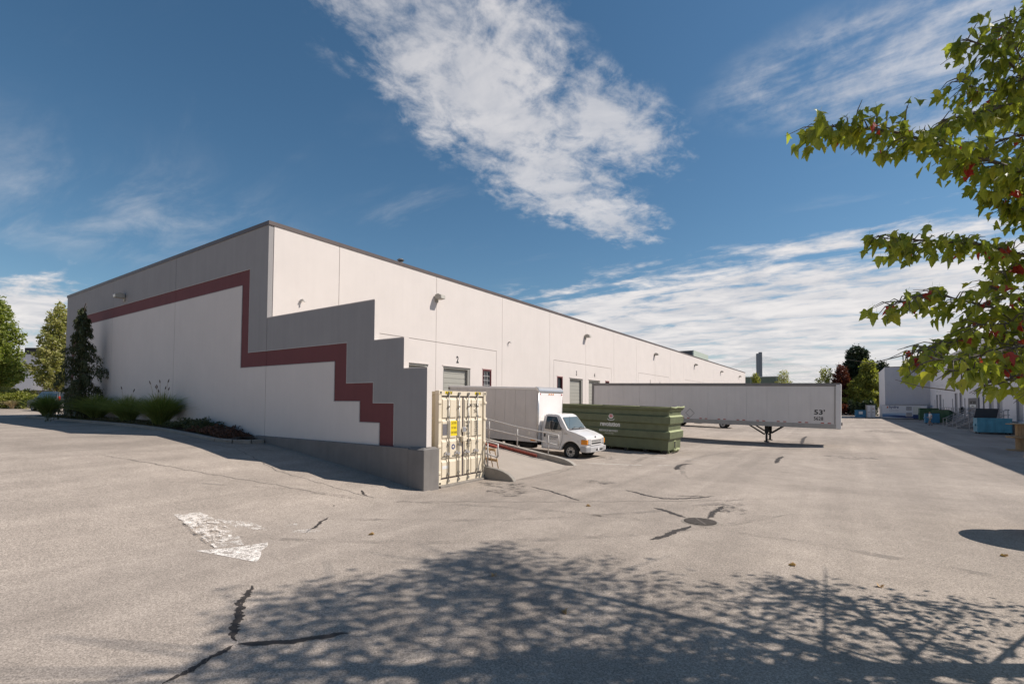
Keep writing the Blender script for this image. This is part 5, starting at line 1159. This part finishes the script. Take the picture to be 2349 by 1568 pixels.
# weeping conifer against the end wall
def weeping(x, y, h, label, seed):
    g = np.random.default_rng(seed); z0 = gz(x, y); t = thing('weeping_conifer', label, 'tree', (x, y, z0))
    path = [Vector((0, 0, -.1)), Vector((.05, 0, h * .4)), Vector((.12, .05, h * .8)), Vector((.22, .02, h * .97)), Vector((.55, 0, h * 1.0)), Vector((.7, 0, h * .97))]
    MB().tube(path, [.13, .10, .05, .025, .012, .006], 7).build('trunk', BARK, t, True, world=False)
    Ps = []; Ds = []; Ls = []; bm = MB(); nb = 58
    for i in range(nb):
        u = (i + .5) / nb; zz = h * (.06 + .90 * u); a = i * 2.39996 + g.uniform(-.5, .5); ln = (1.75 * (1 - u) ** .62 + .16) * g.uniform(.45, 1.0)
        if i in (14, 20, 26, 33): ln *= 1.55; a = {14: 1.2, 20: -2.3, 26: 1.0, 33: 1.3}[i]
        K = 8; c = []
        for k in range(K + 1):
            q = k / K; c.append(np.array([math.cos(a) * ln * q, math.sin(a) * ln * q * .80, zz + ln * (.34 * q - .50 * q ** 2)]))
        bm.tube(c[::2], [.022, .016, .011, .007, .003], 4, False)
        for k in range(1, K + 1):
            nn = int(36 * (.55 + .6 * k / K)); hang = (.12 + .42 * g.uniform(0, 1, nn)) * (.45 + .55 * min(1, ln)); q = g.uniform(0, 1, nn) ** .8
            p = c[k - 1] + (c[k] - c[k - 1]) * g.uniform(0, 1, (nn, 1)) + g.normal(size=(nn, 3)) * np.array([.05, .05, .02]); p[:, 2] -= hang * q
            Ps.append(p); Ds.append(np.array([math.cos(a) * .25, math.sin(a) * .2, -1.0]) + g.normal(size=(nn, 3)) * .30); Ls.append(g.uniform(.10, .22, nn))
    nn = 2600; uu = g.uniform(.04, .97, nn); rr = (.34 * (1 - uu) ** .6 + .05) * np.sqrt(g.uniform(0, 1, nn)); aa = g.uniform(0, 6.28, nn)
    Ps.append(np.stack([rr * np.cos(aa) + .12 * uu, rr * np.sin(aa), uu * h], 1)); Ds.append(np.array([0, 0, -1.0]) + g.normal(size=(nn, 3)) * .4); Ls.append(g.uniform(.10, .24, nn))
    tag(bm.build('branches', BARK, t, True, world=False), kind='stuff'); P = np.concatenate(Ps); Ln = np.concatenate(Ls); V, F = leaf_quads(P, np.concatenate(Ds), Ln, Ln * .28); mesh_np('crown', V, F, LCY, t)
weeping(-37.4, 9.55, 6.95, 'dark weeping conifer with drooping branches against the shaded end wall', 61)
# ------------------------------------------------------------------ left background: cars, white building
def car(label, loc, rz_, m, suv=True):
    t = thing('parked_car', label, 'car', loc, (0, 0, rz_), 'parked cars at the far left')
    h = 1.72 if suv else 1.48
    hw = lambda x, z: .92 - max(0, z - .95) * .24
    arch = lambda cx: [(cx + .38 * math.cos(a), .34 + .38 * math.sin(a)) for a in np.linspace(math.pi, 0, 8)]
    pr = [(-2.25, .40)] + arch(-1.40) + arch(1.40) + [(2.25, .40), (2.30, .75), (2.2, .95), (1.15, 1.08), (.55, h - .06), (.2, h), (-1.6, h), (-2.05, h - .08), (-2.28, 1.05)]
    b = shell(pr, hw).build('body', m, t, world=False, bevel=.05, seg=2)
    for s in (-1, 1):
        for x0, x1 in ((-1.85, -1.1), (-1.02, -.2), (-.12, .75)):
            v = [(x0, s * (hw(0, 1.08) + .006), 1.08), (x1, s * (hw(0, 1.08) + .006), 1.08), (min(x1, .45), s * (hw(0, h - .14) + .006), h - .14), (x0, s * (hw(0, h - .14) + .006), h - .14)]
            MB().quad(*(v if s < 0 else v[::-1])).build('side_window', GLASS, b, world=False)
        for x in (-1.40, 1.40): wheel(t, x, s * .80, .34, .34, .22, s)
        MB().box(.55, .75, min(s * .9, s * 1.12), max(s * .9, s * 1.12), 1.02, 1.20).build('wing_mirror', m, b, world=False, bevel=.03)
        MB().box(-2.30, -2.15, min(s * .74, s * .86), max(s * .74, s * .86), .95, 1.30).build('tail_light', REDL, b, world=False, bevel=.02)
        MB().box(2.1, 2.3, min(s * .5, s * .84), max(s * .5, s * .84), .68, .85).build('headlight', CHR, b, world=False, bevel=.03)
    MB().quad((-2.285, -.72, 1.10), (-2.285, .72, 1.10), (-2.12, .66, h - .14), (-2.12, -.66, h - .14)).build('rear_window', GLASS, b, world=False)
    MB().quad((1.13, -.78, 1.12), (1.13, .78, 1.12), (.60, .68, h - .1), (.60, -.68, h - .1)).build('windscreen', GLASS, b, world=False)
    MB().box(-2.36, -2.2, -.85, .85, .42, .66).build('bumper', GREYP, t, world=False, bevel=.04); MB().box(-2.31, -2.29, -.26, .26, .78, .92).build('licence_plate', MATS['plate_white'], b, world=False)
    return t
car('dark SUV parked past the corner of the grey end wall', (-57.4, 13.0, gz(-57.4, 13.0)), R(193), mat('car_dark_paint', (.03, .032, .035), .25, .05, coat=.8))
car('white car parked behind the hedge', (-78.0, 18.9, gz(-78, 18.9)), R(30), mat('car_white_paint', (.7, .7, .7), .3, .04, coat=.8), False)
wbld = thing('white_building', 'low white building with dark windows behind the left trees', 'building', (-110, 22, 2))
WBM = mat('white_band_paint', (.72, .69, .68), .7, .04)
def cf(r, f, z): q = r0 * r + f0 * f; return Vector((q.x, q.y, z))
def cbox(r_a, r_b, fa, fb, z0, z1, nm, m, parent): MB().obox(cf((r_a + r_b) / 2, (fa + fb) / 2, (z0 + z1) / 2), r0, f0, (0, 0, 1), (r_b - r_a) / 2, (fb - fa) / 2, (z1 - z0) / 2).build(nm, m, parent)
cbox(-120, -66, 82.2, 110, 1.9, 10.3, 'upper_wall', mat('pale_grey_cladding', (.52, .50, .50), .7, .03), wbld)
cbox(-120, -66, 79.5, 82.1, 4.2, 6.3, 'canopy_band', WBM, wbld)
for k in range(14):
    r = -118 + k * 3.9; cbox(r, r + .6, 80, 80.6, 1.9, 4.19, 'pillar', WBM, wbld); cbox(r + .7, r + 3.7, 82.0, 82.15, 2.2, 4.1, 'window', GLASS, wbld)
text('1597', 1.3, tuple(cf(-78.0, 79.3, 4.6)), '-Y', WBM, wbld, 'building_number')
cbox(-84, -81, 84, 86, 10.3, 11.6, 'rooftop_unit', UNDER, wbld)
# ------------------------------------------------------------------ person
def person():
    t = thing('person', 'person in white shirt and tan shorts walking past the blue bin', 'person', (8.9, 80.3, 0), (0, 0, R(200)))
    J = {'pel': (0, 0, .94, .15), 'chest': (.02, 0, 1.30, .17), 'neck': (.04, 0, 1.50, .065), 'head0': (.06, 0, 1.60, .085), 'head1': (.07, 0, 1.72, .09),
         'hipL': (0, .10, .88, .11), 'kneeL': (.22, .10, .50, .065), 'ankL': (.12, .10, .10, .045), 'toeL': (.30, .10, .04, .035),
         'hipR': (0, -.10, .88, .11), 'kneeR': (-.02, -.10, .48, .065), 'ankR': (-.26, -.10, .14, .045), 'toeR': (-.12, -.10, .03, .035),
         'shL': (.02, .20, 1.42, .07), 'elL': (-.04, .27, 1.14, .05), 'wrL': (.20, .20, 1.04, .032), 'hdL': (.28, .17, 1.06, .035),
         'shR': (.02, -.20, 1.42, .07), 'elR': (-.08, -.27, 1.15, .05), 'wrR': (.16, -.22, 1.02, .032), 'hdR': (.24, -.20, 1.04, .035)}
    E = [('pel', 'chest'), ('chest', 'neck'), ('neck', 'head0'), ('head0', 'head1'), ('pel', 'hipL'), ('hipL', 'kneeL'), ('kneeL', 'ankL'), ('ankL', 'toeL'), ('pel', 'hipR'), ('hipR', 'kneeR'), ('kneeR', 'ankR'), ('ankR', 'toeR'),
         ('chest', 'shL'), ('shL', 'elL'), ('elL', 'wrL'), ('wrL', 'hdL'), ('chest', 'shR'), ('shR', 'elR'), ('elR', 'wrR'), ('wrR', 'hdR')]
    ks = list(J); me = bpy.data.meshes.new('tmp'); me.from_pydata([J[k][:3] for k in ks], [(ks.index(a), ks.index(b)) for a, b in E], [])
    ob = bpy.data.objects.new('tmp', me); col.objects.link(ob); sk = ob.modifiers.new('s', 'SKIN'); ob.modifiers.new('u', 'SUBSURF').render_levels = 2; ob.modifiers['u'].levels = 2
    for i, k in enumerate(ks): me.skin_vertices[0].data[i].radius = (J[k][3], J[k][3] * (1.15 if k in ('chest', 'pel') else 1)); me.skin_vertices[0].data[i].use_root = (k == 'pel')
    dg = bpy.context.evaluated_depsgraph_get(); dg.update(); m2 = bpy.data.meshes.new_from_object(ob.evaluated_get(dg)); bpy.data.objects.remove(ob)
    SK = mat('skin', (.45, .25, .18), .6); SH = mat('white_shirt', (.72, .72, .74), .8); SO = mat('tan_shorts', (.34, .25, .17), .9); HR = mat('grey_hair', (.10, .08, .07), .8); FT = mat('dark_shoes', (.03, .03, .03), .6)
    m2.materials.clear()
    for q in (SK, SH, SO, HR, FT): m2.materials.append(q)
    for p in m2.polygons:
        c = p.center; arm = abs(c.y) > .17 and c.z < 1.27 and c.z > .95
        p.material_index = 4 if c.z < .12 else 0 if c.z < .52 else 2 if c.z < .95 and not (abs(c.y) > .17 and c.x > .1) else 0 if arm else 1 if c.z < 1.51 else 3 if (c.z > 1.72 or (c.x < .04 and c.z > 1.60)) else 0
        p.use_smooth = True
    b = bpy.data.objects.new('body', m2); col.objects.link(b); b.parent = t
    for sy, hx in ((1, .30), (-1, .26)):
        for k in range(5): yy = sy * (.17 if sy > 0 else .20) + (k - 2) * .016; MB().tube([(hx - .02, yy, 1.06), (hx + .03, yy, 1.055), (hx + .05 + .008 * (k in (1, 2, 3)), yy, 1.03)], [.009, .008, .006], 5).build('finger', SK, b, True, world=False)
    MB().tube([(.15, 0, 1.665), (.175, 0, 1.64)], [.012, .014], 6).build('nose', SK, b, True, world=False)
    for s in (-1, 1): MB().cyl((.145, s * .032, 1.68), (.152, s * .032, 1.68), .010, 8).build('eye', BLACK, b, world=False); MB().box(.05, .08, s * .088 - .008, s * .088 + .008, 1.63, 1.69).build('ear', SK, b, world=False)
    MB().box(.145, .152, -.025, .025, 1.607, 1.614).build('mouth', MAROON, b, world=False)
person()
# ------------------------------------------------------------------ foreground maple
ML_G = leafmat('maple_green', (.11, .155, .03), (.30, .32, .065), .5, 1.2, .36)
ML_Y = leafmat('maple_yellow', (.24, .28, .04), (.38, .36, .06), .5, 1.2, .38)
ML_R = leafmat('maple_red', (.28, .018, .03), (.45, .06, .05), .42, 1.2, .4)
HALF = [(0, 0), (.14, -.04), (.29, -.01), (.38, .09), (.34, .18), (.42, .29), (.56, .46), (.40, .43), (.27, .48), (.26, .58), (.17, .72), (.14, .83), (.06, .90), (0, 1.02)]
def leaf_mesh(name, mt, fold, curl):
    v = []; f = []
    for s in (1, -1):
        n0 = len(v)
        for x, y in HALF: v.append((s * x * math.cos(fold), y - .02, x * math.sin(fold) - curl * (y - .3) ** 2 - .10 * curl * x))
        f.append(tuple(range(n0, n0 + len(HALF))) if s > 0 else tuple(range(n0 + len(HALF) - 1, n0 - 1, -1)))
    n0 = len(v); v += [(-.008, 0, 0), (.008, 0, 0), (.006, -.45, .12), (-.006, -.45, .12)]; f.append((n0, n0 + 1, n0 + 2, n0 + 3))
    me = bpy.data.meshes.new(name); me.from_pydata(v, [], f); me.materials.append(mt); me.update(); return me
LM = {k: [leaf_mesh('leaf', m_, fo, cu) for fo, cu in ((.35, .35), (.65, .15), (.2, .8))] for k, m_ in (('g', ML_G), ('y', ML_Y), ('r', ML_R))}
maple = thing('maple_tree', 'maple with lobed green and reddening leaves overhanging the right edge', 'tree', (2.98, 8.07, 0))
MO = Vector((2.98, 8.07, 0))
BR = {'a': [(2.82, 7.84, 4.28), (1.9, 6.86, 4.64), (1.39, 6.27, 4.78), (0.87, 5.67, 4.87), (0.38, 5.16, 4.95), (0.05, 4.83, 4.94), (-0.16, 4.63, 4.92)],
      'b': [(2.91, 8.02, 5.37), (2.01, 7.17, 5.57), (1.48, 6.57, 5.79), (1.26, 6.29, 5.97), (0.98, 5.99, 6.03)], 'b2': [(2.01, 7.17, 5.57), (1.41, 6.52, 5.55), (1.07, 6.17, 5.38), (0.78, 5.85, 5.26)],
      'c': [(2.93, 8.03, 3.68), (2.04, 7.19, 3.98), (1.43, 6.54, 4.07), (1.08, 6.17, 4.14), (0.66, 5.77, 4.14), (0.32, 5.41, 4.12)], 'd': [(2.91, 8.02, 3.14), (2.02, 7.17, 3.38), (1.42, 6.53, 3.51), (1.05, 6.09, 3.56), (0.67, 5.72, 3.65), (0.34, 5.37, 3.51)],
      'e': [(2.76, 7.8, 2.78), (1.9, 6.97, 3.07), (1.38, 6.38, 3.21), (0.97, 5.98, 3.27), (0.62, 5.62, 3.14), (0.41, 5.42, 3.07)], 'f': [(2.59, 7.32, 2.53), (1.77, 6.52, 2.84), (1.28, 5.95, 3.0), (0.96, 5.61, 2.91), (0.75, 5.35, 2.85), (0.6, 5.18, 2.86)],
      'g': [(2.26, 6.73, 2.46), (1.58, 6.09, 2.83), (1.22, 5.67, 2.86), (0.98, 5.44, 2.77), (0.73, 5.21, 2.76)], 'h': [(3.12, 8.65, 4.85), (2.14, 7.74, 4.66), (1.57, 7.11, 4.72), (1.33, 6.83, 4.81), (1.24, 6.64, 4.95)], 'k': [(3.19, 8.69, 6.75), (2.2, 7.78, 6.64), (1.62, 7.15, 6.63), (1.45, 6.91, 6.64)],
      'n1': [(2.76, 8.4, 6.09), (1.99, 7.52, 6.09), (1.55, 6.98, 6.22), (1.38, 6.74, 6.47)], 'n2': [(2.68, 8.23, 5.29), (1.93, 7.36, 5.28), (1.5, 6.82, 5.35), (1.22, 6.51, 5.2)], 'n3': [(2.7, 8.37, 4.45), (1.98, 7.64, 4.47), (1.56, 7.11, 4.68), (1.37, 6.85, 4.81)], 'n4': [(2.58, 8.04, 3.72), (1.89, 7.33, 3.86), (1.48, 6.81, 4.02), (1.24, 6.53, 3.93)],
      'n5': [(2.47, 7.72, 3.23), (1.8, 7.03, 3.33), (1.41, 6.52, 3.63), (1.13, 6.21, 3.75)], 'n6': [(2.36, 7.41, 2.99), (1.72, 6.73, 3.1), (1.3, 6.2, 3.39), (0.98, 5.86, 3.35)], 'n7': [(2.25, 7.09, 2.61), (1.64, 6.43, 2.68), (1.22, 5.91, 2.74), (1.07, 5.68, 2.66)], 'n8': [(2.85, 8.71, 6.11), (2.06, 7.81, 5.97), (1.62, 7.27, 5.94), (1.14, 6.7, 5.9), (0.97, 6.46, 5.92)]}
MB().tube([(2.98, 8.07, -.1), (2.97, 8.06, 1.5), (2.98, 8.1, 4), (3.05, 8.15, 7), (3.1, 8.2, 10.5), (3.1, 8.2, 12.2)], [.17, .14, .12, .08, .04, .012], 10).build('trunk', BARKG, maple, True)
LV = []
def add_leaf(p, out, size, pr=(.86, .09)):
    q = random.random(); k = 'g' if q < pr[0] else 'y' if q < pr[0] + pr[1] else 'r'
    tip = (Vector(out) * random.uniform(.2, .8) + Vector((random.gauss(0, .3), random.gauss(0, .3), -random.uniform(.5, 1.2)))).normalized()
    nrm = Vector((random.gauss(0, .55), random.gauss(0, .55), 1)); nrm = (nrm - tip * nrm.dot(tip)).normalized(); sx = tip.cross(nrm)
    M = Matrix(((sx.x, tip.x, nrm.x, 0), (sx.y, tip.y, nrm.y, 0), (sx.z, tip.z, nrm.z, 0), (0, 0, 0, 1)))
    LV.append((Vector(p), M, size, k, random.randrange(3)))
def sample(path, s):
    P = [Vector(p) for p in path]; L = [(b - a).length for a, b in zip(P[:-1], P[1:])]; T = sum(L); d = s * T
    for a, b, l in zip(P[:-1], P[1:], L):
        if d <= l or b is P[-1]: return a.lerp(b, min(1, d / l)), (b - a).normalized()
        d -= l
def total(path): P = [Vector(p) for p in path]; return sum((b - a).length for a, b in zip(P[:-1], P[1:]))
DENS = {'n1': .45, 'n2': .45, 'n3': .5, 'n4': .5, 'n5': .4, 'n6': .35, 'n7': .25, 'n8': .4, 'a': .85, 'b': .7, 'b2': .7, 'c': .62, 'd': .5, 'e': .55, 'f': .38, 'g': .32, 'h': .6, 'k': .6}
for key, path in BR.items():
    path = [tuple(Vector(p) + Vector((.0, 0, .16 if key in ('f', 'g', 'n7') else 0))) for p in path]
    MB().tube(path, .024 if key in 'abc' else .017, 6, True, .004).build('branch', BARKG, maple, True)
    T = total(path); s = .18 if key not in 'fg' else .35; tw = MB()
    while s < 1.0:
        p, d = sample(path, s); side = Vector((-d.y, d.x, 0)).normalized() * random.choice((-1, 1))
        ln = random.uniform(.12, .38) * (1.25 - .5 * s); dr_ = (d * .55 + side * random.uniform(.3, .9) + Vector((0, 0, random.uniform(-.55, .5)))).normalized()
        e = p + dr_ * ln; mid = p.lerp(e, .5) + Vector((0, 0, .02)); tw.tube([p, mid, e - Vector((0, 0, .03))], [.006, .004, .002], 4, False)
        for k in range(random.randint(4, 7)):
            if random.random() > DENS[key]: continue
            u = random.uniform(.25, 1.05); q = p.lerp(e, u) + Vector((random.gauss(0, .03), random.gauss(0, .03), random.gauss(-.03, .03)))
            redp = (.84, .145) if key in ('a', 'b', 'b2', 'k', 'h') else (.80, .145)
            add_leaf(q, dr_, random.choice((random.uniform(.05, .085), random.uniform(.075, .12), random.uniform(.085, .13))), redp)
        s += .021 / max(T, .5) * 1.35
    tag(tw.build('twigs', BARKG, maple), kind='stuff')
# bare twig tips
MB().tube([(.73, 5.21, 2.76), (.50, 4.98, 2.79), (.33, 4.80, 2.84)], .005, 5, True, .002).build('branch', BARKG, maple, True)
MB().tube([(.41, 5.42, 3.07), (.2, 5.2, 3.0), (.02, 5.02, 3.03)], .005, 5, True, .002).build('branch', BARKG, maple, True)
# upper crown, outside the picture: limbs and leaf clumps that throw the dappled shade
CW_ = []; limbs = MB(); g = np.random.default_rng(77)
def inview(p):
    q = np.asarray(p); r = q @ np.array(r0); f = q @ np.array(f0); return f > .3 and r / f < 1.075 and (q[2] - HC) / f < .87
def shade_ok(p):
    # keeps leaves by where their shadow lands, shaping the crown for its shade
    s = p @ np.array(r0) - .895 * p[2]; f = p @ np.array(f0)
    return s > -.64 * f + .6 * abs(g.normal()) and f < np.interp(s, [-6, -3.5, -1.8, -.2, .8, 2.3, 5, 8], [6.4, 7.0, 7.7, 9.5, 9.0, 8.2, 7.4, 6.3]) + .22 * g.normal()
for i in range(84):
    u = (i + .5) / 84; a = i * 2.39996 + g.uniform(-.3, .3); zz = 3.4 + 8.6 * u; ln = (6.6 * (1 - u) ** .5 * (.6 + .55 * u) + .5) * g.uniform(.75, 1.1); el = g.uniform(.1, .6)
    d = np.array([math.cos(a) * math.cos(el), math.sin(a) * math.cos(el), math.sin(el)]); b0 = np.array([3.0, 8.1, zz - .25 * ln])
    e = b0 + d * ln
    for kk in range(12):
        s = (kk + 1) / 12
        if kk and kk % 3 == 0 and not any(inview(b0 + d * ln * q) for q in np.linspace(0, s, 5)): last = s
    ss_ = 1.0
    while ss_ > .1 and any(inview(b0 + d * ln * q) for q in np.linspace(0, ss_, 6)): ss_ -= .1
    if ss_ > .2: limbs.tube([b0, b0 + d * ln * ss_ * .5, b0 + d * ln * ss_], [.035, .02, .006], 5, False)
    for c in range(8):
        s = g.uniform(.25, 1.05); cc = b0 + d * ln * s + g.normal(size=3) * .34; n = 26
        P = cc + g.normal(size=(n, 3)) * np.array([.30, .30, .17])
        for p in P:
            if not inview(p) and shade_ok(p): CW_.append(p)
st_ = [Vector((2.98, 8.1, 3.6)), r0 * 8.3 + f0 * 6.6 + Vector((0, 0, 7.5)), r0 * 9.9 + f0 * 8.3 + Vector((0, 0, 12.2))]  # second leader, added to carry the dappled shade farther across the asphalt
limbs.tube(st_, [.09, .06, .015], 6, False)
for i in range(40):
    u = (i + .5) / 40; a = i * 2.39996 + g.uniform(-.3, .3); b0 = np.array(st_[1].lerp(st_[2], .25 + .75 * u)); ln = (2.9 * (1 - u) ** .45 + .3) * g.uniform(.7, 1.1); el = g.uniform(.0, .5)
    d = np.array([math.cos(a) * math.cos(el), math.sin(a) * math.cos(el), math.sin(el)])
    if not any(inview(b0 + d * ln * q) for q in (.3, .6, .9)): limbs.tube([b0, b0 + d * ln * .9], [.025, .006], 5, False)
    for c in range(7):
        cc = b0 + d * ln * g.uniform(.2, 1.05) + g.normal(size=3) * .3
        for p in cc + g.normal(size=(13, 3)) * np.array([.30, .30, .17]):
            if not inview(p) and shade_ok(p): CW_.append(p)
tag(limbs.build('limbs', BARKG, maple, True), kind='stuff')
def crown_leaves(P, D, Ln, Wd):
    n = len(P); D = unit(D); S = unit(np.cross(D, rng.normal(size=(n, 3)) * .6 + np.array([0, 0, 1.0])))
    shape = [(0, 0), (.45, .05), (.36, .25), (.58, .5), (.2, .55), (0, 1), (-.2, .55), (-.58, .5), (-.36, .25), (-.45, .05)]
    V = np.stack([P + S * (Wd * x)[:, None] + D * (Ln * y)[:, None] for x, y in shape], 1).reshape(-1, 3)
    return V, np.arange(10 * n).reshape(n, 10)
CP = np.array(CW_); nn = len(CP); Ln = rng.uniform(.075, .135, nn)
V, F = crown_leaves(CP - np.array(MO), rng.normal(size=(nn, 3)) * .7 + np.array([0, 0, -.6]), Ln, Ln)
tag(mesh_np('crown', V, F, ML_G, maple), kind='stuff')
# leaves in the picture: nearest 300 singly, the rest joined
LV.sort(key=lambda l: -(l[2] / max(.5, (l[0] - Vector((0, 0, HC))).length)) * (1 if inview(l[0]) else .2))
for p, M, sz, k, vi in LV[:300]:
    o = bpy.data.objects.new('leaf', LM[k][vi]); col.objects.link(o); o.parent = maple; o.matrix_local = Matrix.Translation(p - MO) @ M @ Matrix.Diagonal((sz, sz, sz, 1))
vs = {'g': [], 'y': [], 'r': []}; fs = {'g': [], 'y': [], 'r': []}
for p, M, sz, k, vi in LV[300:]:
    T = Matrix.Translation(p - MO) @ M @ Matrix.Diagonal((sz, sz, sz, 1)); me = LM[k][vi]; n0 = len(vs[k]); vs[k] += [tuple(T @ v.co) for v in me.vertices]; fs[k] += [tuple(i + n0 for i in pl.vertices) for pl in me.polygons]
for k, m_ in (('g', ML_G), ('y', ML_Y), ('r', ML_R)):
    if vs[k]: tag(MB().add(vs[k], fs[k]).build('leaves', m_, maple, world=False), kind='stuff')
# fallen leaves and bits of litter
DRY = leafmat('dry_leaf', (.30, .17, .08), (.42, .27, .13), .1, 1.2, .6); DLM = leaf_mesh('fallen_leaf', DRY, .5, .9)
for i, (x, y) in enumerate([(.39, 8.93), (-.7, 9.32), (-4.49, 6.16), (-5.51, 11.54), (2.3, 12.0), (-7.8, 6.6), (-3.0, 5.6)]):
    o = bpy.data.objects.new('fallen_leaf', DLM); col.objects.link(o); o.location = (x, y, gz(x, y) + .02); o.rotation_euler = (.15, .1, i * 1.7); o.scale = (.12,) * 3
    tag(o, ['dry leaf near the drain side of the tree shadow', 'dry curled leaf in the sun right of the drain', 'small leaf on the asphalt at the tip of the tree shadow', 'dry leaf on the asphalt near the cracks in front of the ramp', 'dry leaf beside the round shadow at the right', 'small leaf left of the arrow crack', 'leaf inside the dappled tree shadow'][i], 'leaf', 'fallen leaves')
